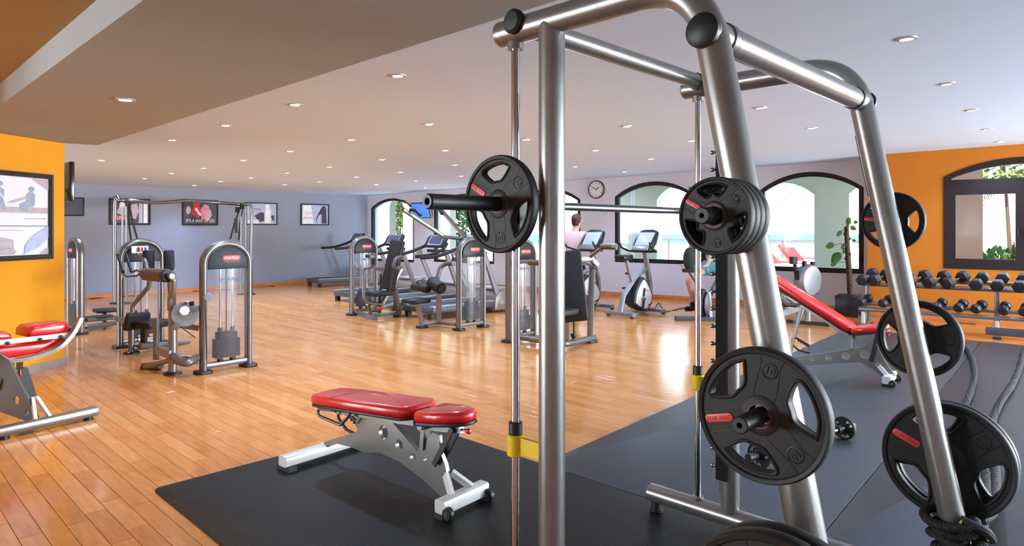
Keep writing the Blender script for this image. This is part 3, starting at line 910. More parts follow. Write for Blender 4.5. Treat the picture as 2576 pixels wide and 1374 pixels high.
q = W_win.at(W_win.t_px(1165, -5.4), 0, -5.4)
leafy('tree', 'bright green leafy tree seen through the second window, behind the tall machine arms', 'tree', (q.x, q.y, 1.5), (1.0, 0.9, 1.7), 3000, m_bush, 0.22, 4, 0.07)
# garden outside the orange wall
def or_pt(px, off, z): return W_or.at(W_or.t_px(px, -off), z, -off)
q = or_pt(2500, 2.6, 0)
leafy('shrub', 'sunlit green shrub below the window in the orange wall', 'shrub', (q.x, q.y, 0.42), (0.60, 0.45, 0.62), 1300, m_bush, 0.13, 6)
q = or_pt(2572, 1.3, 0)
leafy('shrub', 'yellow-green shrub by the right edge of the window in the orange wall', 'shrub', (q.x, q.y, 0.5), (0.38, 0.34, 0.75), 800, m_lime, 0.12, 8)
q = or_pt(2555, 3.6, 0)
leafy('tree', 'small tree with yellow-green crown high in the arched light of the window', 'tree', (q.x, q.y, 2.75), (0.75, 0.6, 0.5), 900, m_lime, 0.16, 11, 0.05)
# white neighbouring house and a pier of the terrace
mb = MB()
hq = or_pt(2440, 7.5, -0.1); he = hq + W_or.w*3.6
mb.prism([(0, 0), (14, 0), (14, 5.0), (0, 5.0)], hq + W_or.n*-0.0, W_or.w, UP, -W_or.n, 5)
tag(mb.build('wall_house', m_stuccow), kind='structure')
mb = MB(); pq = or_pt(2405, 1.5, -0.1)
mb.box(pq + UP*1.6, (0.75, 0.5, 3.4), atan2(W_or.w.y, W_or.w.x))
tag(mb.build('column_garden', m_stuccow), kind='structure')
# ================================================================== SMITH MACHINE, BARBELLS, PLATES
Q0 = V((0.0123, 2.26, 0))                                # foot of the near guide rod
def S(t, u, z): return Q0 - BX*t + AX*u + UP*z           # t towards the rear of the machine, u along its bar, z up
SW = 1.28
sm = thing('smith_machine', 'large silver tube-framed lifting machine with guide rods, in front on the right', 'weight machine', S(0.5, SW/2, 0), TH)
for u, inn in ((0.0, 1), (SW, -1)):
    mb = MB(); mb.cyl(S(0, u, 0.14), S(0, u, 2.09), 0.0150, seg=20)
    gr = mb.build('guide_rod', m_chrome, sm)
    for z0, z1 in ((2.065, 2.092), (0.135, 0.152)):
        mb = MB(); mb.cyl(S(0, u, z0), S(0, u, z1), 0.027, seg=20); mb.build('rod_socket', m_steel, gr)
    mb = MB(); mb.cyl(S(0.164, u, 0.128), S(0.164, u, 2.13), 0.0432, seg=32)
    po = mb.build('upright_post', m_steel, sm)
    mb = MB(); mb.box(S(0.164, u, 0.27) + BX*0.040, (0.022, 0.012, 0.14), TH); mb.build('decal', m_black, po)
    path = fillet([S(-0.068, u, 2.13), S(0.694, u, 2.13), S(1.10, u, 0.06)], 0.24, 12)
    MB().tube(path, 0.0445, 32).build('arched_rear_leg', m_steel, sm)
    mb = MB(); mb.lathe([(0, 0.004), (0.040, 0.002), (0.045, -0.006), (0.045, -0.012), (0, -0.012)], S(-0.072, u, 2.13), BX, 28); mb.build('end_cap', m_steel, sm)
    mb = MB(); mb.cyl(S(-0.27, u, 0.10), S(1.22, u, 0.10), 0.043, seg=28, e=0.006)
    bt = mb.build('base_tube', m_steel, sm)
    for t in (-0.23, 0.6, 1.18):
        mb = MB(); mb.cyl(S(t, u, 0.0097), S(t, u, 0.030), 0.034, seg=20, e=0.004); mb.cyl(S(t, u, 0.026), S(t, u, 0.075), 0.026, seg=20)
        mb.build('rubber_foot', m_black, bt)
    # safety rack: dark strip with studs on the inner side of the post, slot in the rear leg
    mb = MB(); c = S(0.145, u + inn*0.047, 1.11); mb.box(c, (0.014, 0.052, 1.66), TH)
    st = mb.build('rack_strip', m_matte, sm)
    for k in range(19):
        z = 0.34 + k*0.0815
        mb = MB(); q = S(0.115, u + inn*0.047, z)
        mb.cyl(q, q + BX*0.014, 0.007, seg=8); mb.cyl(q + BX*0.012, q + BX*0.020, 0.0105, seg=10)
        mb.build('rack_stud', m_bright, st)
    a, b = V((0.694, 2.13, 0)), V((1.10, 0.05, 0))
    def leg(z): s_ = (2.13 - z)/2.08; return 0.694 + 0.406*s_
    mb = MB(); mb.bar(S(leg(1.83), u, 1.83) + BX*0.0445, S(leg(1.58), u, 1.58) + BX*0.0445, 0.014, 0.006, up=BX); mb.build('leg_slot', m_black, sm)
    # safety stop
    mb = MB(); mb.cyl(S(0, u, 0.668), S(0, u, 0.742), 0.0295, seg=24, e=0.004); mb.bar(S(0.02, u, 0.708), S(0.13, u, 0.708), 0.016, 0.056)
    sp = mb.build('safety_stop', m_yellow, sm)
    mb = MB(); mb.cyl(S(0, u, 0.742), S(0, u, 0.785), 0.0235, seg=24, e=0.003); mb.build('bumper', m_black, sp)
    mb = MB(); mb.box(S(0.012, u, 1.53), (0.05, 0.062, 0.13), TH); mb.cyl(S(0, u, 1.44), S(0, u, 1.62), 0.026, seg=20)
    mb.box(S(-0.01, u + inn*0.035, 1.60), (0.02, 0.03, 0.10), TH)
    mb.build('bar_carriage', m_black, sm)
    # weight horns on the outer side of the rear leg
    for z in (1.48, 1.012, 0.575 if u == 0 else 0.545):
        mb = MB(); q = S(leg(z), u, z); L = 0.235 if z > 0.8 else 0.30
        mb.lathe([(0.0065, L-0.012), (0.0065, L), (0.017, L), (0.0195, L-0.003), (0.0195, 0.03), (0.03, 0.03), (0.03, 0.0), (0, 0.0)], q, AX*-inn, 24)
        mb.build('weight_horn', m_black, sm)
for t, z, r in ((0.036, 2.145, 0.0355), (0.725, 1.97, 0.0405)):
    MB().cyl(S(t, -0.03, z), S(t, SW + 0.03, z), r, seg=28).build('cross_tube', m_steel, sm)
    mb = MB(); mb.lathe([(0, 0.016), (r*0.9, 0.013), (r+0.006, 0.004), (r+0.006, -0.012), (0, -0.012)], S(t, -0.05, z), -AX, 28); mb.build('end_cap', m_black, sm)
    mb = MB(); mb.lathe([(0, 0.016), (r*0.9, 0.013), (r+0.006, 0.004), (r+0.006, -0.012), (0, -0.012)], S(t, SW + 0.05, z), AX, 28); mb.build('end_cap', m_black, sm)
    for u in (0.075, SW - 0.075):
        mb = MB(); mb.cyl(S(t, u - 0.018, z), S(t, u + 0.018, z), r + 0.0045, seg=28, e=0.003); mb.build('joint_collar', m_steel2, sm)
        mb = MB(); uu = u + (0.019 if u < 0.5 else -0.019); mb.cyl(S(t, uu - 0.002, z), S(t, uu + 0.002, z), r + 0.003, seg=28); mb.build('joint_ring', m_black, sm)
mb = MB(); mb.bar(S(1.02, 0.04, 0.12), S(1.02, SW - 0.04, 0.12), 0.05, 0.05, ch=0.008); mb.build('base_cross_bar', m_white, sm)

# barbell that slides on the rods
bb = thing('barbell', 'black and steel barbell carried across the lifting machine on its guide rods', 'barbell', S(0, SW/2, 1.532), TH)
mb = MB(); mb.cyl(S(0, -0.05, 1.532), S(0, SW + 0.05, 1.532), 0.0145, seg=20); mb.build('bar', m_bright, bb)
for u0, sgn in ((0.0, -1), (SW, 1)):
    mb = MB()
    mb.lathe([(0.011, 0.372), (0.011, 0.386), (0.0205, 0.386), (0.0245, 0.382), (0.0245, 0.05), (0.034, 0.05), (0.034, 0.03), (0, 0.03)], S(0, u0, 1.532), AX*sgn, 28)
    slv = mb.build('sleeve', m_black, bb)
    mb = MB(); mb.lathe([(0.0125, 0.0), (0.0205, 0.0), (0.0205, 0.0015), (0.0125, 0.0015)], S(0, u0 + sgn*0.386, 1.532), AX*sgn, 28, closed=True); mb.build('sleeve_ring', m_tread, slv)

# ---- grip plates
def grip_hole(R_, hub, a0, n=26):
    """Rounded triangular grip opening whose long side follows the rim; a0 is its direction."""
    ro, ri, half = R_*0.80, hub*1.42, R(29)
    c = [V((cos(a)*r, sin(a)*r, 0)) for r, a in ((ro, -half), (ro*1.02, -half*0.4), (ro*1.02, half*0.4), (ro, half), (R_*0.52, R(19)), (ri + R_*0.05, 0), (R_*0.52, -R(19)))]
    pts = smooth_path(c[:] + [c[0]], 5)[:-1]
    m = M.Rotation(a0, 3, 'Z')
    return [((m @ q).x, (m @ q).y) for q in pts]
def plate_root(R_, T, word, badge=True, seg=64):
    t = thing('weight_plate', 'x', 'weight plate', (0, 0, 0))
    hub = max(0.036, R_*0.30)
    holes = [grip_hole(R_, hub, R(a)) for a in (138, 258, 18)]
    bore = circ(0.0262, 24)
    mb = MB()
    mb.holed(circ(R_*0.965, seg), holes + [bore], (0, 0, -T*0.30), (1, 0, 0), (0, 1, 0), (0, 0, 1), T*0.60)
    w = R_*0.10
    mb.lathe([(R_-w, -T*0.30), (R_-w*0.8, -T*0.44), (R_-w*0.3, -T*0.5), (R_-T*0.05, -T*0.40), (R_, -T*0.2), (R_, T*0.2), (R_-T*0.05, T*0.40), (R_-w*0.3, T*0.5), (R_-w*0.8, T*0.44), (R_-w, T*0.30)], (0, 0, 0), (0, 0, 1), seg)
    mb.lathe([(0.0262, T*0.46), (hub*0.62, T*0.46), (hub*0.9, T*0.40), (hub, T*0.30), (hub, -T*0.30), (hub*0.9, -T*0.40), (hub*0.62, -T*0.46), (0.0262, -T*0.46)], (0, 0, 0), (0, 0, 1), 40)
    for h in holes:
        for s in (1, -1):
            mb.tube([(p[0], p[1], s*T*0.30) for p in inset2(h, -R_*0.018)], R_*0.026, 8, closed=True, ry=T*0.14)
    body = mb.build('plate_body', m_plate, t, local=True)
    mb = MB(); mb.lathe([(0.0262, T*0.47), (0.0295, T*0.47), (0.0295, T*0.455), (0.0262, T*0.455)], (0, 0, 0), (0, 0, 1), 28, closed=True)
    mb.build('bore_ring', m_borering, t, local=True)
    mb = MB()
    for a in (78, 198, 318):                             # curved grooves either side of each spoke, number rings
        for s in (-1, 1):
            pth = []
            for k in range(9):
                f = k/8; r = hub*1.02 + (R_*0.9 - hub)*f; aa = R(a) + s*R(30 - 16*sin(f*pi*0.62) - 4*f)
                pth.append((r*cos(aa), r*sin(aa), T*0.30))
            mb.tube(pth, R_*0.006, 5)
    mb.build('groove', m_emboss, t, local=True)
    for a in (78, 318):
        m = M.Rotation(R(a - 90), 3, 'Z')
        o = m @ V((0, R_*0.69, T*0.30))
        mb = MB(); mb.tube([o + V((cos(b)*R_*0.115, sin(b)*R_*0.115, 0)) for b in [2*pi*k/24 for k in range(24)]], R_*0.010, 5, closed=True); mb.build('number_ring', m_emboss, t, local=True)
        put_text('number', word, R_*0.16, o + V((0, 0, 0.0)), m @ V((1, 0, 0)), m @ V((0, 1, 0)), m_emboss, t, 0.0022, local=True)
    if badge:
        a = R(194); ex = V((cos(a), sin(a), 0)) * -1; ey = V((-ex.y, ex.x, 0))
        o = V((cos(a), sin(a), 0)) * (R_*0.66) + V((0, 0, T*0.30))
        mb = MB(); mb.pad(rrect(R_*0.46, R_*0.125, R_*0.06), o, ex, ey, (0, 0, 1), 0.003, 0.001)
        bd = mb.build('badge', m_badge, t, local=True)
        put_text('lettering', 'STAR TRAC', R_*0.085, o + V((0, 0, 0.003)), ex, ey, m_badgetx, bd, 0.0004, local=True, wid=R_*0.39)
    return t
def plate_m(p, spin=0.0, sgn=-1):
    """Matrix that stands a plate up facing the camera's side (-AX)."""
    x, y, z = -BX, UP, -AX
    m = M(((x.x, y.x, z.x, 0), (x.y, y.y, z.y, 0), (x.z, y.z, z.z, 0), (0, 0, 0, 1)))
    return M.Translation(p) @ m @ M.Rotation(spin, 4, 'Z')
def leg_t(z): return 0.694 + 0.406*(2.13 - z)/2.08
def set_m(t, m, label, group='grip weight plates'):
    t.matrix_basis = m; ROOT_M[t.name] = m.copy(); tag(t, label, None, group)
big_ = plate_root(0.159, 0.036, '10')
set_m(big_, plate_m(S(leg_t(1.012), -0.115, 1.012)), 'round black three-hole plate marked 10, on the middle horn of the near leg')
pl16 = plate_root(0.165, 0.034, '10')
set_m(pl16, plate_m(S(0, -0.075, 1.532), R(-42)), 'black three-hole plate on the near sleeve of the barbell, high beside the post')
pl9 = plate_root(0.094, 0.026, '2.5')
set_m(pl9, plate_m(S(leg_t(1.48), -0.165, 1.48), R(-42)), 'front of the four small plates on the top horn of the near leg')
pl12 = plate_root(0.118, 0.028, '5')
set_m(pl12, plate_m(S(leg_t(1.48), SW + 0.085, 1.48), R(-20)), 'blue-black plate on the top horn of the far leg, before the orange wall')
pl22 = plate_root(0.226, 0.040, '20')
set_m(pl22, plate_m(S(leg_t(0.545), SW + 0.105, 0.545), R(-38)), 'large black plate low on the far leg, near of two, above the tied rope')
pl15 = plate_root(0.152, 0.034, '15')
set_m(pl15, plate_m(S(leg_t(1.012), SW + 0.09, 1.012), R(-75)), 'black plate at mid height on the far leg, before the incline bench')
kids_index()
for k, lb in enumerate(['second of the four small plates on the top horn of the near leg', 'third of the four small plates on the top horn of the near leg', 'rearmost of the four small plates on the top horn, against the near leg']):
    dup(pl9, plate_m(S(leg_t(1.48), -0.165 + 0.0275*(k+1), 1.48), R(-42 + 7*k)), lb)
dup(pl22, plate_m(S(leg_t(0.545), SW + 0.148, 0.545), R(-30)), 'large black plate low on the far leg, further of two, mostly hidden by its twin')
dup(pl22, plate_m(S(leg_t(0.575), -0.235, 0.575), R(20)), 'large plate low on the near leg, front of two at the bottom edge')
dup(pl22, plate_m(S(leg_t(0.575), -0.190, 0.575), R(55)), 'large plate low on the near leg, behind its twin at the bottom edge')

# short barbell lying on the mat behind the machine
fa = G(2112, 1113); fb = G(1926, 1176)
ax_ = (fb - fa); ax_.z = 0; L = ax_.length; ax_.normalize()
r_ = 0.078
fbm = thing('floor_barbell', 'short curl bar lying on the mat behind the lifting machine', 'barbell', fa, atan2(ax_.y, ax_.x))
za = UP*(r_ + 0.012)
pth = [fa - ax_*0.16 + za, fa + ax_*0.08 + za] + [fa + ax_*(0.08 + (L-0.16)*k/10) + za + ax_.cross(UP)*(0.035*sin(2*pi*k/10)) for k in range(1, 10)] + [fb - ax_*0.08 + za, fb + ax_*0.16 + za]
MB().tube(pth, 0.0125, 12).build('bar', m_bright, fbm)
for q, s in ((fa, -1), (fb, 1)):
    mb = MB(); mb.cyl(q + za + ax_*s*-0.03, q + za + ax_*s*0.17, 0.0235, seg=18); mb.build('sleeve', m_black, fbm)
x = ax_.cross(UP)
pl8 = plate_root(r_, 0.026, '2.5', False, 48)
def plate_ax(p, n): 
    xx = UP.cross(n).normalized(); yy = n.cross(xx)
    return M.Translation(p) @ M(((xx.x, yy.x, n.x, 0), (xx.y, yy.y, n.y, 0), (xx.z, yy.z, n.z, 0), (0, 0, 0, 1)))
set_m(pl8, plate_ax(fa + za - ax_*0.06 - UP*0.003, -ax_), 'small plate on the curl bar on the floor, right of the plate marked 10')
kids_index()
dup(pl8, plate_ax(fb + za + ax_*0.06 - UP*0.003, ax_), 'small black plate on the curl bar, glimpsed through a hole of the big plate')
# ================================================================== BENCHES
MZ = 0.0095                                              # top of the rubber mats
def bench(label, p_rear, p_front, tilt_back, tilt_seat, zf, mirror=1, name='weight_bench'):
    """Adjustable bench. Local x runs from the rear bar (0) to the wheeled front bar (L), z from the floor."""
    e = (V(p_front) - V(p_rear)); e.z = 0; L = e.length
    rz = atan2(e.y, e.x)
    t = thing(name, label, 'bench', (p_rear[0], p_rear[1], zf), rz, 'red weight benches')
    X, Y, Z = V((1, 0, 0)), V((0, 1, 0)), V((0, 0, 1))
    pv = (0.95, 0.375) if mirror > 0 else (0.83, 0.395)    # pivot of the pads (x, z)
    inv_ = ROOT_M[t.name].inverted()
    def sp(px, py):                                      # the photograph's pixel on the bench's own upright plane, as (x, z)
        k = (px - CX)/FOC; o_ = V(p_rear)
        s_ = (k*o_.y - o_.x)/(e.x/L - k*e.y/L); q = o_ + e*(s_/L)
        return s_, EYE - (py - CY)/FOC*q.y - zf
    # spine: a profiled sheet with lightening holes
    up = [(0.03, 0.055), (0.16, 0.115), (0.30, 0.125), (0.42, 0.118), (0.56, 0.150), (0.74, 0.135), (0.92, 0.085), (1.10, 0.012), (1.125, 0.10), (1.095, 0.20), (1.055, 0.265), (1.05, 0.345), (1.00, 0.352),
          (0.93, 0.275), (0.885, 0.225), (0.80, 0.275), (0.62, 0.375), (0.44, 0.405), (0.34, 0.395), (0.35, 0.30), (0.36, 0.23), (0.20, 0.165), (0.03, 0.100)]
    up = [(x*L/1.21, z) for x, z in up]
    holes = [circ(r, 18, x*L/1.21, z)[::-1] for x, z, r in ((0.60, 0.272, 0.041), (0.735, 0.228, 0.031), (0.845, 0.185, 0.022), (0.945, 0.192, 0.013))]
    if mirror < 0:                                       # the incline bench has a slim boomerang of a spine
        up = [sp(*q) for q in ((1965, 930), (2010, 922), (2100, 914), (2165, 911), (2196, 929), (2232, 957), (2252, 945), (2224, 905), (2208, 868), (2188, 860), (2172, 873), (2100, 884), (2010, 897), (1965, 908))]
        holes = [circ(r/FOC*6.3, 16, *sp(px, py))[::-1] for px, py, r in ((2046, 904, 5), (2086, 899, 7.5), (2130, 895, 9.5), (2177, 892, 11), (2210, 918, 6.5))]
    mb = MB()
    mb.holed(up, holes, (0, 0.012, 0), X, Z, -Y, 0.024)
    mb.build('spine_plate', m_steel2 if mirror < 0 else m_steel, t, local=True)
    # rear bar and front bar
    mb = MB(); mb.bar((0.03, -0.30, 0.055), (0.03, 0.30, 0.055), 0.085, 0.062, ch=0.014); rb = mb.build('rear_bar', m_white, t, local=True)
    for s in (-1, 1):
        mb = MB(); mb.box((0.03, s*0.27, 0.012), (0.13, 0.055, 0.024)); mb.build('rubber_foot', m_black, rb, local=True)
    mb = MB(); mb.bar((L, -0.165, 0.058), (L, 0.165, 0.058), 0.07, 0.07, ch=0.012); fb_ = mb.build('front_bar', m_white, t, local=True)
    for s in (-1, 1):
        mb = MB(); mb.cyl((L + 0.045, s*0.150 - 0.017, 0.033), (L + 0.045, s*0.150 + 0.017, 0.033), 0.033, seg=22, e=0.006); wh = mb.build('wheel', m_black, fb_, local=True)
        mb = MB(); mb.cyl((L + 0.045, s*0.150 - 0.019, 0.033), (L + 0.045, s*0.150 + 0.019, 0.033), 0.013, seg=14); mb.build('hub', m_bright, wh, local=True)
        mb = MB(); mb.box((L - 0.005, s*0.155, 0.013), (0.06, 0.03, 0.026)); mb.build('rubber_foot', m_black, fb_, local=True)
        mb = MB(); mb.bar((1.11*L/1.21, s*0.022, 0.155), (L - 0.005, s*0.075, 0.085), 0.035, 0.022, up=Y); mb.build('strut', m_white, t, local=True)
    # pads
    ca, sa = cos(tilt_back), sin(tilt_back)
    ex, ez = V((-ca, 0, sa)), V((sa, 0, ca))             # along the back pad away from the pivot
    o = V((pv[0]*L/1.21 - 0.02, 0, pv[1]))
    mb = MB()
    out = [(0.02, -0.105)] + [(0.06, -0.135)] + [(0.60, -0.135), (0.66, -0.135), (0.80, -0.132)] + [(0.875, -0.122), (0.90, -0.10), (0.90, 0.10), (0.875, 0.122)] + [(0.80, 0.132), (0.66, 0.135), (0.60, 0.135), (0.06, 0.135), (0.02, 0.105), (0.0, 0.06), (0.0, -0.06)]
    mb.pad([(x, y) for x, y in out], o + ez*0.055, ex, Y, ez, 0.062, 0.020)
    bp = mb.build('back_pad', m_red, t, local=True, sharp=50)
    mb = MB(); mb.box(o + ex*0.66 + ez*0.1175, (0.006, 0.262, 0.002), rot=M(((ex.x, 0, ez.x), (0, 1, 0), (ex.z, 0, ez.z)))); mb.build('seam', m_emboss, bp, local=True)
    mb = MB(); mb.pad([(x, y*0.98) for x, y in out], o + ez*0.043, ex, Y, ez, 0.016, 0.004); mb.build('back_board', m_black, t, local=True)
    mb = MB()
    for s in (-1, 1): mb.bar(o + ex*0.02 + Y*(s*0.055) + ez*0.025, o + ex*0.72 + Y*(s*0.055) + ez*0.025, 0.02, 0.036, up=ez)
    mb.bar(o + ex*0.68 - Y*0.07 + ez*0.02, o + ex*0.68 + Y*0.07 + ez*0.02, 0.03, 0.03)
    mb.build('back_frame', m_steel, t, local=True)
    cs, ss = cos(tilt_seat), sin(tilt_seat)
    fx, fz = V((cs, 0, ss)), V((-ss, 0, cs))
    o2 = V((pv[0]*L/1.21 + 0.02, 0, pv[1]))
    out2 = [(0.0, -0.105), (0.02, -0.125), (0.16, -0.115), (0.26, -0.085), (0.305, -0.05), (0.32, 0.0), (0.305, 0.05), (0.26, 0.085), (0.16, 0.115), (0.02, 0.125), (0.0, 0.105)]
    mb = MB(); mb.pad(out2, o2 + fz*0.045, fx, Y, fz, 0.060, 0.020); mb.build('seat_pad', m_red, t, local=True, sharp=50)
    mb = MB(); mb.pad([(x, y*0.97) for x, y in out2], o2 + fz*0.030, fx, Y, fz, 0.018, 0.004); mb.build('seat_board', m_black, t, local=True)
    mb = MB(); mb.bar(o2 + fx*0.0 + fz*0.005, o2 + fx*0.24 + fz*0.005, 0.03, 0.045, up=fz); mb.bar(o2 + V((-0.03, 0, 0.03)), o2 + V((-0.045, 0, -0.13)), 0.05, 0.028, up=X); mb.build('seat_frame', m_steel, t, local=True)
    mb = MB(); mb.cyl((pv[0]*L/1.21, -0.06, pv[1] + 0.005), (pv[0]*L/1.21, 0.06, pv[1] + 0.005), 0.019, seg=18); mb.build('pivot', m_bright, t, local=True)
    # adjusting links and the ladder behind
    mb = MB()
    for s in (-1, 1): mb.bar((1.03*L/1.21, s*0.03, 0.19), o2 + fx*0.20 + fz*0.01 + Y*(s*0.03), 0.012, 0.028)
    mb.build('seat_link', m_black, t, local=True)
    pr = o + ex*0.52 + ez*0.02
    mb = MB()
    lad = [V((0.37*L/1.21, 0, 0.20)), V((0.24*L/1.21, 0, 0.215)), V((0.16*L/1.21, 0, 0.27)), V((0.165*L/1.21, 0, 0.335)), V((0.22*L/1.21, 0, 0.335)), V((0.36*L/1.21, 0, 0.275))]
    mb.tube(fillet(lad, 0.03, 4), 0.009, 8)
    for k in range(5):
        q = lad[4].lerp(lad[5], (k + 0.5)/5); mb.bar(q, q - Z*0.026 + X*0.006, 0.016, 0.014, up=Y)
    mb.build('ladder', m_black, t, local=True)
    mb = MB(); mb.bar((0.36*L/1.21, 0, 0.285) if mirror > 0 else (0.10, 0, 0.10), pr, 0.022, 0.034, up=Y); mb.build('back_link', m_steel, t, local=True)
    for s in (-1, 1):
        h = [o + ex*0.66 + Y*(s*0.10) + ez*0.035, o + ex*0.84 + Y*(s*0.10) + ez*0.03, o + ex*0.845 + Y*(s*0.10) - ez*0.012, o + ex*0.62 + Y*(s*0.10) - ez*0.045, o + ex*0.55 + Y*(s*0.10) + ez*0.005, o + ex*0.52 + Y*(s*0.10) + ez*0.035]
        mb = MB(); mb.tube(fillet(h, 0.03, 4), 0.0095, 10); mb.build('handle', m_steel2, t, local=True)
    mb = MB(); mb.cyl(o2 + fx*0.24 + fz*0.0, o2 + fx*0.275 - fz*0.005, 0.007, seg=10); kn = mb.build('pull_pin', m_bright, t, local=True)
    mb = MB(); mb.lathe([(0, 0), (0.013, 0.004), (0.015, 0.016), (0.010, 0.026), (0, 0.029)], o2 + fx*0.272 - fz*0.005, fx, 14); mb.build('knob', m_redp, kn, local=True)
    return t
b1r = (G(735, 1190) + G(880, 1118)) / 2
b1f = (G(1098, 1306) + G(1226, 1263)) / 2
bench('red flat bench with grey perforated frame on the black mat, alone in the foreground', b1r, b1f, R(-4.5), R(7), MZ)
bench('incline bench with crimson pad and grey frame standing beyond the lifting machine', G(1958, 931), G(2238, 968), R(31), R(12), MZ, -1, 'weight_bench')

# curved bench at the left edge
b2 = G(120, 1083)
t2 = thing('curved_bench', 'red padded bench with curved silver rail, cut by the left edge of the photo', 'bench', b2, R(48), 'red weight benches')
fl, fr = G(-150, 1140), G(240, 1052)
ax2 = (fr - fl); ax2.z = 0; ax2.normalize()
sd2 = UP.cross(ax2)
mb = MB(); mb.bar(fl + UP*0.055, fr + UP*0.055, 0.075, 0.066, ch=0.014); fb2 = mb.build('front_bar', m_steel, t2)
mb = MB(); mb.pad(rrect(0.072, 0.064, 0.014), fr + UP*0.055, sd2, UP, ax2, 0.008, 0.003); mb.build('end_cap', m_silverp, fb2)
for q in (fr - ax2*0.05, fl + ax2*0.25, G(10, 1105)):
    mb = MB(); mb.cyl(q + sd2*0 + UP*0.0, q + UP*0.026, 0.034, 0.028, 16); mb.build('rubber_foot', m_black, fb2)
bq = G(112, 1083)
mb = MB()                                                # white bracket
for s in (-0.045, 0.045): mb.bar(bq + sd2*0.03 + ax2*s + UP*0.08, bq + sd2*0.16 + ax2*(s*0.3) + UP*0.21, 0.03, 0.02, up=ax2)
mb.build('bracket', m_white, t2)
# perforated spine running away under the seat
sp0 = bq + sd2*0.10
mb = MB()
prof = [(-0.02, 0.02), (0.02, 0.13), (0.12, 0.32), (0.20, 0.50), (0.30, 0.56), (0.62, 0.52), (0.78, 0.30), (1.05, 0.08), (1.05, 0.03), (0.80, 0.12), (0.46, 0.20), (0.20, 0.10)]
sdir = (sd2*0.82 - ax2*0.57).normalized()
sn = UP.cross(sdir)
mb.holed(prof, [circ(0.036, 16, 0.27, 0.33, 0.06)[::-1], circ(0.022, 14, 0.15, 0.205, 0.035)[::-1], circ(0.012, 12, 0.075, 0.115, 0.018)[::-1]], sp0 - sn*0.012, sdir, UP, sn, 0.024)
mb.build('spine_plate', m_steel2, t2)
dp = 5.02
B0 = P(120, 870, dp)
def B2(px, py, d=dp):                                    # pixel onto the upright plane that holds the bench's rail
    o_ = B0 + sd2*(d - dp)
    k = (px - CX)/FOC; t_ = (k*o_.y - o_.x)/(ax2.x - k*ax2.y); q_ = o_ + ax2*t_
    return V((q_.x, q_.y, EYE - (py - CY)/FOC*q_.y))
band = smooth_path([B2(202, 800, 5.0), B2(182, 838, 5.0), B2(150, 872, 5.0), B2(105, 893, 5.01), B2(50, 905, 5.02), B2(-60, 918, 5.05), B2(-200, 926, 5.1)], 6)
mb = MB()
vs_, fs = [], []
wd = V((0.75, -0.66, 0)).normalized()
for i, q in enumerate(band):
    tg = (band[min(i+1, len(band)-1)] - band[max(i-1, 0)]).normalized()
    nn = tg.cross(sd2).normalized()
    nn = nn if nn.z > 0 else -nn
    vs_ += [q - sd2*0.03 - nn*0.014, q + sd2*0.03 - nn*0.014, q + sd2*0.03 + nn*0.014, q - sd2*0.03 + nn*0.014]
for i in range(len(band)-1):
    fs += [(4*i+k, 4*i+(k+1) % 4, 4*i+4+(k+1) % 4, 4*i+4+k) for k in range(4)]
fs += [(0, 1, 2, 3), tuple(range(len(vs_)-4, len(vs_)))]
mb.add(vs_, fs); mb.build('curved_rail', m_steel, t2)
def slab(name, px_pts, mt, w, d0=dp, e=0.02, par=None):
    q = [B2(x, y, d0) for x, y in px_pts]
    c = sum(q, V((0, 0, 0))) / len(q)
    pts = [((r - c).dot(ax2), (r - c).z) for r in q]
    m_ = MB(); m_.pad(pts, c + sd2*0.035, ax2, UP, sd2, w, e)
    return m_.build(name, mt, par or t2, sharp=50)
slab('lower_pad', [(-200, 925), (-200, 888), (0, 876), (120, 862), (172, 846), (166, 858), (140, 876), (100, 891), (40, 902)], m_red, 0.30, dp, 0.015)
mb = MB(); mb.bar(B2(-200, 884, 5.03), B2(178, 842, 5.03), 0.014, 0.034); rl2 = mb.build('straight_rail', m_white, t2)
for x, y in ((18, 864), (100, 854), (152, 847)):
    mb = MB(); q = B2(x, y, 5.02); mb.lathe([(0, 0.02), (0.012, 0.016), (0.014, 0.0), (0, 0)], q - sd2*0.007, -sd2, 12); mb.build('bolt_knob', m_black, rl2)
slab('upper_pad', [(78, 850), (80, 832), (92, 822), (120, 818), (178, 812), (180, 838)], m_red, 0.26, dp, 0.02)
slab('upper_pad', [(-160, 868), (-158, 846), (-140, 838), (22, 836), (36, 842), (38, 856)], m_red, 0.26, dp, 0.02)
for a, b in ((B2(50, 905), bq + sd2*0.42 + UP*0.40), (B2(30, 905, 5.02), P(0, 1000, 5.15))):
    mb = MB(); mb.bar(a, b, 0.04, 0.03); mb.build('strut', m_steel2, t2)
mb = MB(); q = P(50, 925, 4.98); mb.cyl(q, q - UP*0.05, 0.012, seg=12); kn = mb.build('pull_pin', m_bright, t2)
mb = MB(); mb.ell(q - UP*0.058, (0.018, 0.018, 0.014)); mb.build('knob', m_redp, kn)
# black boards hung behind it
for pts in ([(62, 925), (70, 925), (93, 995), (78, 1001), (48, 994), (42, 940)], [(-40, 940), (8, 932), (14, 950), (4, 1030), (-40, 1034)]):
    q = [B2(x, y, 5.4) for x, y in pts]; c = sum(q, V((0, 0, 0))) / len(q)
    m_ = MB(); m_.prism([((r - c).dot(ax2), r.z - c.z) for r in q], c, ax2, UP, sd2, 0.03); m_.build('foot_board', m_black, t2)
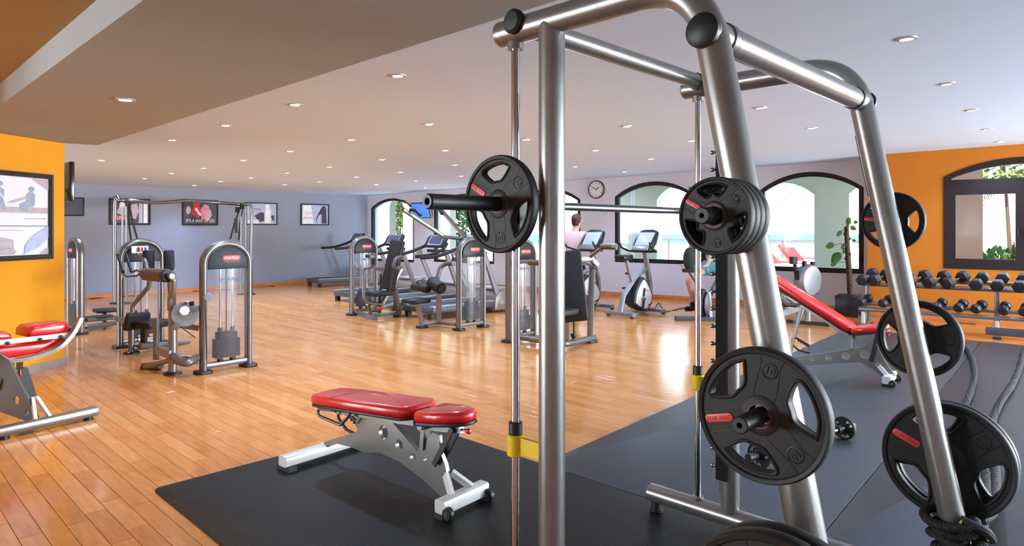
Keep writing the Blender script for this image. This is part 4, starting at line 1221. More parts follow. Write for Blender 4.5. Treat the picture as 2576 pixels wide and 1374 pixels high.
# ================================================================== SELECTORISED MACHINES
def tower(t, p0, rz, w=0.54, h=1.325, flip=1, label_txt=True):
    """Arched weight tower: feet at p0 and p0 + w along rz; its face looks to -y of the local frame (times flip)."""
    X = V((cos(rz), sin(rz), 0)); Yb = V((-sin(rz), cos(rz), 0)) * flip   # Yb points to the back
    p0 = V(p0); c = p0 + X*(w/2)
    r = w/2 - 0.035
    path = [c - X*r + UP*0.03] + [c - X*(r*cos(a)) + UP*(h - 0.03 - r*0.86 + r*0.86*sin(a)) for a in [pi*k/22 for k in range(23)]] + [c + X*r + UP*0.03]
    MB().tube(path, 0.052, 16, ry=0.034, up=X).build('arched_frame', m_steel2, t)
    for s in (-1, 1):
        q = c + X*(s*r)
        mb = MB(); mb.pad(rrect(0.15, 0.17, 0.04), q + UP*0.0, X, Yb, UP, 0.030, 0.006); mb.build('foot', m_black, t)
    mb = MB(); mb.bar(c - X*r + UP*0.07, c + X*r + UP*0.07, 0.06, 0.05, ch=0.008); mb.build('base_bar', m_steel2, t)
    # shield
    ri = r - 0.03; zc = h - 0.03 - r*0.86
    zs = zc - 0.055
    out = [(-ri, zs), (ri, zs)] + [(ri*cos(a), zc + 0.0 + (r*0.86 - 0.03)*sin(a)) for a in [pi*k/16 for k in range(17)]]
    mb = MB(); mb.pad(out, c - Yb*0.030, X, UP, -Yb, 0.022, 0.008); sh = mb.build('shield', m_shield, t)
    fo = c - Yb*0.0525
    mb = MB(); mb.pad(rrect(0.185, 0.052, 0.025), fo + X*0.03 + UP*(zc + 0.055), X, UP, -Yb, 0.004, 0.0015); bd = mb.build('badge', m_badge, sh)
    put_text('lettering', 'STAR TRAC', 0.036, fo + X*0.03 + UP*(zc + 0.055) - Yb*0.004, X, UP, m_badgelt, bd, 0.0006, wid=0.15)
    mb = MB(); mb.box(fo + X*0.03 + UP*(zc + 0.020), (0.16, 0.002, 0.005), rz); mb.build('badge_line', m_greytx, sh)
    # shroud panels front and back
    for s, dz in ((-1, 0.0), (1, 0.0)):
        mb = MB()
        a, b = c - X*ri + Yb*(s*0.033), c + X*ri + Yb*(s*0.033)
        n = 8; vs_ = []
        for k in range(n+1):
            f = k/n; q = a.lerp(b, f) + Yb*(s*0.05*sin(pi*f))
            vs_ += [q + UP*0.13, q + UP*zs]
        mb.add(vs_, [(2*k, 2*k+2, 2*k+3, 2*k+1) for k in range(n)])
        pn = mb.build('shroud_panel', m_shroud, t)
        if s == -1 and label_txt:
            put_text('lettering', 'IMPACT', 0.06, c + X*0.02 - Yb*0.086 + UP*(zs - 0.11), X, UP, m_greytx, pn, 0.0004, wid=0.26)
    # weights
    for s in (-1, 1):
        mb = MB(); mb.cyl(c + X*(s*0.065) + UP*0.09, c + X*(s*0.065) + UP*(zs + 0.03), 0.010, seg=10); mb.build('guide_rod', m_chrome, t)
    mb = MB(); mb.cyl(c + UP*0.4, c + UP*(zs + 0.03), 0.006, seg=8); mb.build('cable', m_black, t)
    n = 11
    for k in range(n):
        z = 0.135 + k*0.0235; big = k < 8
        mb = MB(); mb.box(c + UP*(z + 0.011), (0.245 if big else 0.185, 0.10, 0.0205), rz); mb.build('weight_slab', m_stack, t)
    for s in (-1, 1):
        mb = MB(); mb.cyl(c + X*(s*0.065) + UP*0.075, c + X*(s*0.065) + UP*0.135, 0.028, seg=12); mb.build('rubber_stop', m_black, t)
        mb = MB(); mb.cyl(c + X*(s*0.065) + UP*0.394, c + X*(s*0.065) + UP*0.44, 0.022, seg=12); mb.build('bushing', m_black, t)
    return c, X, Yb
def foot(t, p, r=0.06):
    mb = MB(); mb.lathe([(0, 0), (r, 0), (r, 0.016), (r*0.7, 0.026), (0, 0.026)], V((p.x, p.y, 0)), UP, 18); mb.build('foot', m_black, t)
def bars(t, name, mt, segs, w=0.06, h=0.06, ch=0.01):
    for a, b in segs:
        mb = MB(); mb.bar(a, b, w, h, ch=ch); mb.build(name, mt, t)
def tubes(t, name, mt, paths, r=0.024, fil=0.06, seg=10):
    for p in paths:
        mb = MB(); mb.tube(fillet(p, fil, 5), r, seg); mb.build(name, mt, t)
def padbox(t, name, mt, c, ex, ey, ez, w, l, th, r=0.03, e=0.018):
    mb = MB(); mb.pad(rrect(w, l, r), V(c), ex, ey, ez, th, e); return mb.build(name, mt, t, sharp=50)
TZ = TH + R(3)
# ---- C: the front machine of the left group
pC = G(502, 941)
tC = thing('abdominal_machine', 'weight machine with brown roller pad and open tower, front of the left group', 'weight machine', pC, TZ, 'selectorised weight machines')
cC, xC, yC = tower(tC, pC, TZ)
kC = G(435, 941)
tubes(tC, 'column', m_steel, [[kC + UP*0.02, P(435, 772, kC.y)]], 0.042, 0.02, 16); foot(tC, kC, 0.085)
k2 = G(398, 925); k2b = G(395, 918)
tubes(tC, 'seat_column', m_steel2, [[P(393, 905, 6.75), P(393, 800, 6.75)]], 0.030)
mb = MB(); mb.cyl(P(366, 925, 6.78), P(404, 919, 6.72), 0.045, seg=18, e=0.006); ff = mb.build('roller_foot', m_bright, tC)
mb = MB(); mb.cyl(P(363, 925, 6.785), P(367, 925, 6.775), 0.046, seg=18); mb.build('end_cap', m_black, ff)
tubes(tC, 'foot_stem', m_steel, [[P(392, 917, 6.73), P(436, 905, 6.55)]], 0.026)
bars(tC, 'lower_beam', m_steel, [(P(395, 880, 6.74), P(432, 893, 6.5)), (P(436, 905, 6.5), P(497, 905, 6.55))], 0.05, 0.085)
mb = MB()
arc = [P(440, 898, 6.5), P(455, 910, 6.38), P(475, 912, 6.36), P(494, 900, 6.5)]
mb.tube(smooth_path(arc, 5), 0.04, 12); mb.build('curved_guard', m_steel2, tC)
mb = MB(); mb.cyl(P(466, 790, 6.50), P(466, 790, 6.46), 0.125, seg=36, e=0.004); cam_ = mb.build('cam_disc', m_silverp, tC)
mb = MB(); mb.cyl(P(464, 782, 6.44), P(464, 782, 6.40), 0.045, seg=22, e=0.004); mb.build('cam_hub', m_white, cam_)
bars(tC, 'cam_lever', m_steel2, [(P(462, 785, 6.42), P(500, 775, 6.48)), (P(430, 777, 6.5), P(505, 775, 6.58)), (P(436, 815, 6.52), P(500, 826, 6.6))], 0.04, 0.055)
mb = MB(); mb.cyl(P(443, 822, 6.45), P(443, 822, 6.40), 0.035, seg=18, e=0.004); mb.build('pulley', m_steel2, tC)
mb = MB(); mb.cyl(P(524, 748, 6.42), P(524, 748, 6.39), 0.038, seg=20, e=0.004); mb.build('pulley', m_silverp, tC)
tubes(tC, 'cable', m_black, [[P(516, 748, 6.41), P(519, 905, 6.45)], [P(440, 812, 6.42), P(492, 850, 6.46)]], 0.005, 0.01, 6)
mb = MB(); mb.cyl(P(463, 766, 6.45), P(468, 762, 6.45), 0.012, seg=10); pn_ = mb.build('pull_pin', m_black, tC)
mb = MB(); mb.ell(P(464, 765, 6.45), (0.017, 0.017, 0.012)); mb.build('knob', m_redp, pn_)
mb = MB(); mb.cyl(P(478, 765, 6.44), P(486, 763, 6.44), 0.022, seg=12); mb.build('adjuster', m_black, tC)
# roller pad on its bent arms
mb = MB(); mb.cyl(P(367, 690, 6.85), P(420, 694, 6.45), 0.066, seg=24, e=0.014); rp = mb.build('roller_pad', m_brownv, tC)
mb = MB(); mb.cyl(P(416, 694, 6.47), P(423, 694, 6.42), 0.064, seg=24, e=0.006); mb.build('roller_end', m_black, rp)
mb = MB(); mb.cyl(P(421, 694, 6.43), P(433, 695, 6.36), 0.026, seg=16); mb.build('roller_axle', m_bright, rp)
tubes(tC, 'pad_arm', m_steel, [[P(426, 695, 6.40), P(437, 702, 6.40), P(437, 728, 6.42), P(428, 748, 6.46), P(428, 780, 6.48)]], 0.027, 0.07, 12)
# ---- B: the machine behind it
pB = G(294, 876)
tB = thing('back_extension_machine', 'weight machine with black seat and bent pad arms, second in the left group', 'weight machine', pB, TZ, 'selectorised weight machines')
cB, xB, yB = tower(tB, pB, TZ)
mb = MB(); mb.pad(rrect(0.19, 0.085, 0.006), P(352, 628, 8.02), xB, UP, -yB, 0.006, 0.002); sg = mb.build('notice_plate', m_pwhite, tB)
for k in range(4): mb = MB(); mb.box(P(339 + 9*k, 628, 7.99), (0.028, 0.003, 0.055), TZ); mb.build('notice_picture', m_pdark if k % 2 else m_pred, sg)
kB = G(331, 889)
tubes(tB, 'seat_column', m_steel2, [[kB + UP*0.02, P(331, 832, kB.y), P(326, 786, kB.y)]], 0.036, 0.02, 14); foot(tB, kB, 0.085)
bars(tB, 'side_beam', m_steel2, [(P(292, 800, 7.98), P(326, 812, 7.62)), (P(352, 870, 7.6), P(410, 872, 7.9)), (P(345, 855, 8.1), P(400, 862, 8.3))], 0.05, 0.06)
tubes(tB, 'base_tube', m_steel2, [[P(335, 876, 7.6), P(400, 868, 7.85), P(475, 862, 8.3)]], 0.032, 0.05, 12)
e1 = (P(410, 815, 7.6) - P(345, 812, 7.75)); e1.z = 0; e1.normalize(); e2 = UP.cross(e1)
padbox(tB, 'seat', m_upho, P(382, 822, 7.65), e1, e2, UP, 0.34, 0.36, 0.075)
padbox(tB, 'seat_back', m_upho, P(340, 806, 7.62), (e1*0.3 + UP).normalized(), e2, (e1 - UP*0.3).normalized(), 0.20, 0.30, 0.06)
bars(tB, 'seat_post', m_black, [(P(362, 822, 7.72), P(362, 862, 7.72))], 0.06, 0.06)
tubes(tB, 'pad_arm', m_steel, [[P(333, 786, 7.6), P(334, 768, 7.6), P(352, 748, 7.58), P(374, 722, 7.5), P(378, 698, 7.45)], [P(356, 640, 7.6), P(366, 660, 7.5), P(370, 684, 7.45)], [P(426, 690, 7.7), P(428, 740, 7.8)]], 0.026, 0.09, 12)
for q, w_, l_ in ((P(373, 656, 7.6), 0.12, 0.24), (P(424, 656, 7.6), 0.11, 0.24)):
    n_ = (V((0.55, -0.8, 0.18))).normalized(); xx = UP.cross(n_).normalized(); yy = n_.cross(xx)
    padbox(tB, 'shoulder_pad', m_upho, q, xx, yy, n_, w_, l_, 0.07)
for px in (296, 317):
    tubes(tB, 'grip_handle', m_black, [[P(px, 640, 7.75), P(px + 14, 685, 7.6)]], 0.017, 0.01, 10)
tubes(tB, 'grip_frame', m_steel2, [[P(307, 686, 7.62), P(318, 696, 7.58), P(345, 694, 7.55), P(356, 684, 7.5), P(366, 690, 7.48)], [P(331, 686, 7.6), P(344, 680, 7.56), P(352, 684, 7.54)]], 0.011, 0.03, 8)
bars(tB, 'lever_beam', m_steel2, [(P(436, 690, 7.9), P(440, 850, 8.1)), (P(318, 890, 7.55), P(331, 889, 7.6))], 0.05, 0.05)
tubes(tB, 'cable', m_black, [[P(309, 700, 7.95), P(309, 870, 7.95)]], 0.006, 0.01, 6)
# ---- A: machine seen edge-on beside the pier
pA = G(205, 842)
tA = thing('rowing_machine_tower', 'weight machine seen edge-on, tall narrow arch beside the yellow pier', 'weight machine', pA, R(138), 'selectorised weight machines')
tower(tA, pA, R(138), flip=-1)
a0 = P(218, 838, 9.0)
bars(tA, 'base_beam', m_steel2, [(G(214, 838) + UP*0.05, G(292, 822) + UP*0.05), (P(215, 822, 9.1), P(290, 812, 9.6)), (P(216, 806, 9.2), P(288, 800, 9.7))], 0.06, 0.05)
e1 = AX.copy()
padbox(tA, 'seat', m_upho, P(266, 785, 9.7), e1, UP.cross(e1), UP, 0.30, 0.28, 0.05)
padbox(tA, 'foot_rest', m_black, P(240, 800, 9.4), e1, UP.cross(e1), UP, 0.44, 0.16, 0.03)
bars(tA, 'seat_post', m_black, [(P(262, 788, 9.7), P(262, 826, 9.7))], 0.05, 0.05)
# ---- E: chest press in the middle
pE = G(880, 794)
tE = thing('chest_press_machine', 'weight machine with tall black backrest and looped handles, left of the middle group', 'weight machine', pE, TH, 'selectorised weight machines')
cE, xE, yE = tower(tE, pE, TH)
dE = 10.45
fE1, fE2 = G(947, 802), G(1004, 795)
bars(tE, 'front_foot', m_silverp, [(P(920, 797, 10.5), P(950, 797, 10.55))], 0.12, 0.13)
bars(tE, 'base_tube', m_steel2, [(P(952, 794, dE), P(1004, 786, 10.8)), (P(948, 778, dE), P(1005, 760, 10.8)), (G(888, 792) + UP*0.06, P(925, 793, 10.6))], 0.06, 0.05)
mb = MB(); mb.pad(rrect(0.16, 0.16, 0.03), G(1004, 797) , AX, BX, UP, 0.03, 0.006); mb.build('foot', m_black, tE)
bars(tE, 'back_support', m_steel2, [(P(962, 764, 10.4), P(1010, 676, 10.6)), (P(992, 720, 10.6), P(1003, 792, 10.75))], 0.08, 0.07)
n_ = (V((-0.62, -0.72, 0.2))).normalized(); yy = V((0.14, 0.02, 1.0)); yy = (yy - n_*yy.dot(n_)).normalized(); xx = yy.cross(n_)
padbox(tE, 'backrest', m_upho, P(992, 668, 10.5), xx, yy, n_, 0.30, 0.80, 0.075)
padbox(tE, 'seat', m_upho, P(953, 744, 10.35), AX, BX, UP, 0.36, 0.30, 0.07)
bars(tE, 'seat_post', m_black, [(P(956, 745, 10.35), P(956, 785, 10.4)), (P(958, 690, 10.9), P(958, 742, 10.9))], 0.04, 0.04)
for pth in ([P(925, 644, 10.3), P(938, 646, 10.2), P(938, 668, 10.2), P(932, 673, 10.2), P(914, 673, 10.25), P(915, 690, 10.25), P(916, 752, 10.2), P(926, 762, 10.25), P(960, 766, 10.35)],
            [P(1010, 646, 10.3), P(995, 650, 10.15), P(990, 670, 10.15), P(996, 676, 10.2), P(1008, 672, 10.35)]):
    tubes(tE, 'press_arm', m_steel2, [pth], 0.028, 0.07, 10)
tubes(tE, 'hand_grip', m_black, [[P(922, 644, 10.31), P(934, 645, 10.24)], [P(938, 650, 10.19), P(938, 666, 10.19)]], 0.033, 0.01, 10)
mb = MB(); mb.ell(P(958, 776, 10.3), (0.035, 0.035, 0.035)); mb.build('knob', m_redp, tE)
tubes(tE, 'link', m_steel2, [[P(946, 676, 11.0), P(970, 676, 10.7)], [P(938, 780, 10.3), P(946, 764, 10.3)], [P(925, 765, 10.3), P(932, 790, 10.4)]], 0.03, 0.02, 10)
# ---- F: pulldown
pF = G(1150, 832)
tF = thing('pulldown_machine', 'weight machine with long overhead arms and round stool seat, middle group', 'weight machine', pF, TH, 'selectorised weight machines')
cF, xF, yF = tower(tF, pF, TH)
f1, f2 = G(1062, 825), G(1102, 815)
mb = MB(); mb.pad(rrect(0.15, 0.15, 0.03), f1, AX, BX, UP, 0.03, 0.006); mb.build('foot', m_black, tF)
bars(tF, 'seat_post', m_steel, [(f1 + UP*0.03, P(1050, 762, f1.y))], 0.075, 0.075)
padbox(tF, 'seat', m_upho, P(1047, 762, f1.y), AX, BX, UP, 0.36, 0.34, 0.065, 0.08, 0.025)
bars(tF, 'base_bar', m_steel, [(f1 + UP*0.06, P(1104, 812, 9.7)), (P(1104, 812, 9.7), P(1148, 816, 9.4))], 0.06, 0.05)
bars(tF, 'main_post', m_steel, [(P(1104, 815, 9.7), P(1104, 728, 9.7))], 0.075, 0.075)
mb = MB(); mb.cyl(P(1088, 712, 9.75), P(1110, 726, 9.45), 0.10, 0.085, 24, 0.012); th_ = mb.build('hub_housing', m_shield, tF)
mb = MB(); mb.cyl(P(1110, 726, 9.45), P(1112, 727, 9.42), 0.045, seg=20); mb.build('hub_cap', m_black, th_)
for a, b in ((P(1054, 712, 9.85), P(1066, 725, 9.7)), (P(1040, 720, 9.9), P(1078, 728, 9.6))):
    mb = MB(); mb.cyl(a, b, 0.060, seg=20, e=0.012); mb.build('thigh_roller', m_upho, tF)
mb = MB(); mb.cyl(P(1066, 722, 9.7), P(1082, 722, 9.6), 0.022, seg=12); mb.build('roller_axle', m_bright, tF)
tubes(tF, 'rear_arch', m_steel2, [[P(1102, 728, 9.75), P(1100, 700, 9.8), P(1108, 672, 9.85), P(1122, 663, 9.85), P(1142, 663, 9.6)]], 0.036, 0.09, 12)
bars(tF, 'overhead_arm', m_steel2, [(P(1014, 527, 9.2), P(1112, 592, 9.55)), (P(1108, 594, 9.6), P(1160, 601, 9.7)), (P(1104, 522, 10.1), P(1174, 602, 9.9))], 0.055, 0.055)
tubes(tF, 'arm_grip', m_black, [[P(1012, 525, 9.2), P(1024, 534, 9.24)], [P(1032, 528, 9.25), P(1046, 530, 9.2), P(1058, 542, 9.15)], [P(1103, 521, 10.1), P(1112, 538, 10.0)]], 0.026, 0.04, 10)
tubes(tF, 'cable', m_black, [[P(1000, 503, 9.3), P(1018, 505, 9.3), P(1034, 522, 9.25)]], 0.008, 0.03, 8)
# ---- G: shoulder press
pG = G(1275, 862)
tG = thing('shoulder_press_machine', 'weight machine with broad backrest and overhead arm, half behind the front post', 'weight machine', pG, TH, 'selectorised weight machines')
cG, xG, yG = tower(tG, pG, TH)
fG = G(1484, 861); dG = fG.y
bars(tG, 'upright', m_steel2, [(P(1484, 858, dG), P(1490, 668, dG))], 0.085, 0.075)
mb = MB(); mb.pad(rrect(0.17, 0.15, 0.03), fG, AX, BX, UP, 0.03, 0.006); mb.build('foot', m_black, tG)
tubes(tG, 'base_tube', m_steel2, [[P(1290, 845, 8.35), P(1420, 866, 7.85), P(1495, 850, 8.4)]], 0.040, 0.05, 14)
n_ = (V((-0.2, -0.95, 0.2))).normalized(); yy = V((-0.10, 0.2, 1)); yy = (yy - n_*yy.dot(n_)).normalized(); xx = yy.cross(n_)
padbox(tG, 'backrest', m_upho, P(1424, 722, 7.95), xx, yy, n_, 0.46, 0.86, 0.08)
bars(tG, 'backrest_frame', m_steel, [(P(1452, 660, 8.05), P(1447, 795, 8.0))], 0.04, 0.05)
padbox(tG, 'seat', m_upho, P(1405, 792, 7.75), AX, BX, UP, 0.36, 0.36, 0.075)
bars(tG, 'seat_post', m_steel, [(P(1428, 790, 7.95), P(1428, 862, 7.95)), (P(1430, 795, 8.0), P(1452, 792, 8.05))], 0.055, 0.065)
tubes(tG, 'adjuster_rod', m_black, [[P(1444, 805, 8.0), P(1444, 848, 8.0)]], 0.012, 0.01, 8)
mb = MB(); mb.cyl(P(1441, 838, 8.0), P(1446, 850, 8.0), 0.036, seg=14); mb.build('adjuster', m_black, tG)
bars(tG, 'press_beam', m_steel2, [(P(1420, 655, 8.05), P(1490, 650, 8.3)), (P(1484, 648, 8.3), P(1502, 668, 8.35))], 0.06, 0.07)
tubes(tG, 'press_arm', m_steel, [[P(1478, 652, 8.3), P(1505, 630, 8.15), P(1530, 618, 8.05), P(1548, 622, 8.0)], [P(1290, 662, 8.3), P(1318, 658, 8.1), P(1345, 660, 8.0)]], 0.024, 0.06, 10)
tubes(tG, 'arm_grip', m_brownv, [[P(1512, 621, 8.10), P(1550, 621, 8.0)], [P(1330, 660, 8.05), P(1360, 661, 7.98)]], 0.036, 0.02, 12)
mb = MB(); mb.cyl(P(1541, 621, 8.02), P(1551, 621, 7.99), 0.040, seg=14); mb.build('grip_end', m_bright, tG)
tubes(tG, 'lever', m_bright, [[P(1442, 684, 8.0), P(1458, 664, 8.05)]], 0.010, 0.01, 8)
mb = MB(); mb.ell(P(1441, 686, 8.0), (0.022, 0.022, 0.022)); mb.build('lever_knob', m_silverp, tG)
tubes(tG, 'guard_hoop', m_black, [[P(1446, 690, 8.1), P(1458, 668, 8.1), P(1475, 662, 8.15), P(1500, 676, 8.3)]], 0.016, 0.08, 8)
# ---- cable crossover by the back wall
dL, dR = 12.4, 14.4
kL, kR = G(292, 760), V(((626 - CX)/FOC*dR, dR, 0))
tX = thing('cable_crossover', 'tall cable frame with wavy top bar and hanging black straps by the pictures', 'weight machine', (kL + kR)/2, R(55), 'selectorised weight machines')
top = [P(289, 760, dL), P(289, 514, dL), P(300, 505, dL), P(325, 504, dL), P(370, 509, 12.75), P(420, 509, 13.1), P(465, 505, 13.4), P(520, 508, 13.8), P(560, 511, 14.05), P(600, 514, dR), P(622, 514, dR), P(632, 524, dR), P(632, 640, dR), P(632, 740, dR)]
MB().tube(smooth_path(top, 4), 0.034, 12).build('arched_frame', m_bright, tX)
tubes(tX, 'inner_post', m_bright, [[P(308, 520, dL), P(308, 755, dL)], [P(318, 520, dL), P(318, 755, dL)], [P(618, 520, dR), P(618, 740, dR)], [P(606, 524, dR), P(606, 740, dR)]], 0.02, 0.01, 10)
for q in (G(289, 764), G(318, 764), G(632, 741), G(606, 741)): foot(tX, q, 0.09)
tubes(tX, 'strap', m_black, [[P(321, 505, dL), P(324, 560, dL), P(330, 606, dL)], [P(323, 505, dL), P(334, 560, dL), P(346, 604, dL)], [P(611, 516, dR), P(604, 560, dR), P(600, 605, dR)], [P(607, 516, dR), P(590, 560, dR), P(579, 602, dR)]], 0.018, 0.02, 8)
mb = MB(); mb.cyl(P(593, 550, dR), P(594, 586, dR), 0.035, 0.028, 10); mb.build('strap_handle', m_black, tX)
for q in (P(322, 512, dL), P(609, 520, dR), P(597, 528, dR)):
    mb = MB(); mb.box(q, (0.07, 0.05, 0.12), R(55)); mb.build('pulley_block', m_black, tX)
# ================================================================== TREADMILLS, BIKES, ROWER
X3, Y3, Z3 = V((1, 0, 0)), V((0, 1, 0)), V((0, 0, 1))
def treadmill(label, rear, rz):
    """Local x runs from the rear roller to the motor hood."""
    t = thing('treadmill', label, 'treadmill', rear, rz, 'treadmills by the windows')
    mb = MB(); mb.pad(rrect(1.62, 0.78, 0.05), (0.85, 0, 0.10), X3, Y3, Z3, 0.10, 0.02); mb.build('deck', m_tread, t, local=True)
    mb = MB(); mb.pad(rrect(1.50, 0.54, 0.02), (0.84, 0, 0.197), X3, Y3, Z3, 0.012, 0.004); mb.build('belt', m_black, t, local=True)
    for s in (-1, 1):
        mb = MB(); mb.pad(rrect(1.60, 0.10, 0.02), (0.85, s*0.335, 0.195), X3, Y3, Z3, 0.022, 0.006); mb.build('side_rail', m_silverp, t, local=True)
        mb = MB(); mb.bar((0.10, s*0.30, 0.0), (0.10, s*0.30, 0.10), 0.09, 0.07); mb.build('foot', m_black, t, local=True)
        mb = MB(); mb.bar((1.55, s*0.36, 0.20), (1.16, s*0.40, 1.02), 0.055, 0.085, up=X3, ch=0.012); mb.build('upright', m_silverp, t, local=True)
        rail = smooth_path([(1.30, s*0.27, 1.16), (1.12, s*0.36, 1.06), (0.80, s*0.41, 0.97), (0.45, s*0.41, 0.95)], 5)
        mb = MB(); mb.tube(rail, 0.026, 10, ry=0.032); hr = mb.build('handrail', m_black, t, local=True)
    mb = MB()
    hood = [(1.40, 0.10), (1.42, 0.26), (1.50, 0.36), (1.70, 0.40), (1.88, 0.34), (1.98, 0.20), (1.98, 0.03), (1.40, 0.03)]
    mb.pad([(x, z) for x, z in hood], (0, 0.42, 0), X3, Z3, -Y3, 0.84, 0.04); hd = mb.build('motor_hood', m_hood, t, local=True)
    mb = MB(); mb.pad(rrect(0.40, 0.60, 0.06), (1.69, 0, 0.375), X3, Y3, Z3, 0.035, 0.012); mb.build('hood_cover', m_silverp, hd, local=True)
    for s in (-1, 1):
        ex, ey = X3*(-s), Z3
        mb = MB(); mb.pad(rrect(0.16, 0.07, 0.012), (1.62, s*0.421, 0.17), ex, Z3, ex.cross(Z3), 0.003, 0.001); lb = mb.build('side_label', m_silverp, hd, local=True)
        put_text('lettering', 'TRAC', 0.055, V((1.62, s*0.4245, 0.17)), ex, Z3, m_greytx, lb, 0.0006, local=True)
    e = V((0.52, 0, 0.85)).normalized(); nrm = V((-0.85, 0, 0.52)).normalized()
    o = V((1.26, 0, 1.19))
    mb = MB(); mb.pad([(-0.25, -0.12), (0.25, -0.12), (0.29, -0.08), (0.29, 0.09), (0.24, 0.15), (-0.24, 0.15), (-0.29, 0.09), (-0.29, -0.08)], o - nrm*0.022, -Y3, e, nrm, 0.046, 0.014); cn = mb.build('console', m_shield, t, local=True)
    mb = MB(); mb.pad(rrect(0.34, 0.17, 0.012), o + nrm*0.024 + e*0.03, -Y3, e, nrm, 0.005, 0.002); mb.build('screen', m_screen, cn, local=True)
    mb = MB(); mb.holed(rrect(0.40, 0.22, 0.02), [rrect(0.345, 0.175, 0.012)[::-1]], o + nrm*0.0235 + e*0.03, -Y3, e, nrm, 0.004); mb.build('screen_trim', m_silverp, cn, local=True)
    mb = MB(); mb.bar((1.30, -0.30, 1.02), (1.30, 0.30, 1.02), 0.05, 0.06, ch=0.012); mb.build('cross_grip', m_black, t, local=True)
    return t
treadmill('treadmill furthest into the far corner, its deck running along the blue-grey wall', G(782, 722) , R(40))
tm = [('treadmill behind the chest press, its console before the corner window', (1060, 742), R(46)), ('treadmill behind the pulldown machine, console before the second window', (1168, 758), R(46)),
      ('treadmill with brown-grey hood nearest the post, just left of the shoulder press', (1262, 775), R(46))]
for lb, (px, py), rz in tm:
    f = G(px, py)
    treadmill(lb, f - V((cos(rz), sin(rz), 0))*1.98, rz)

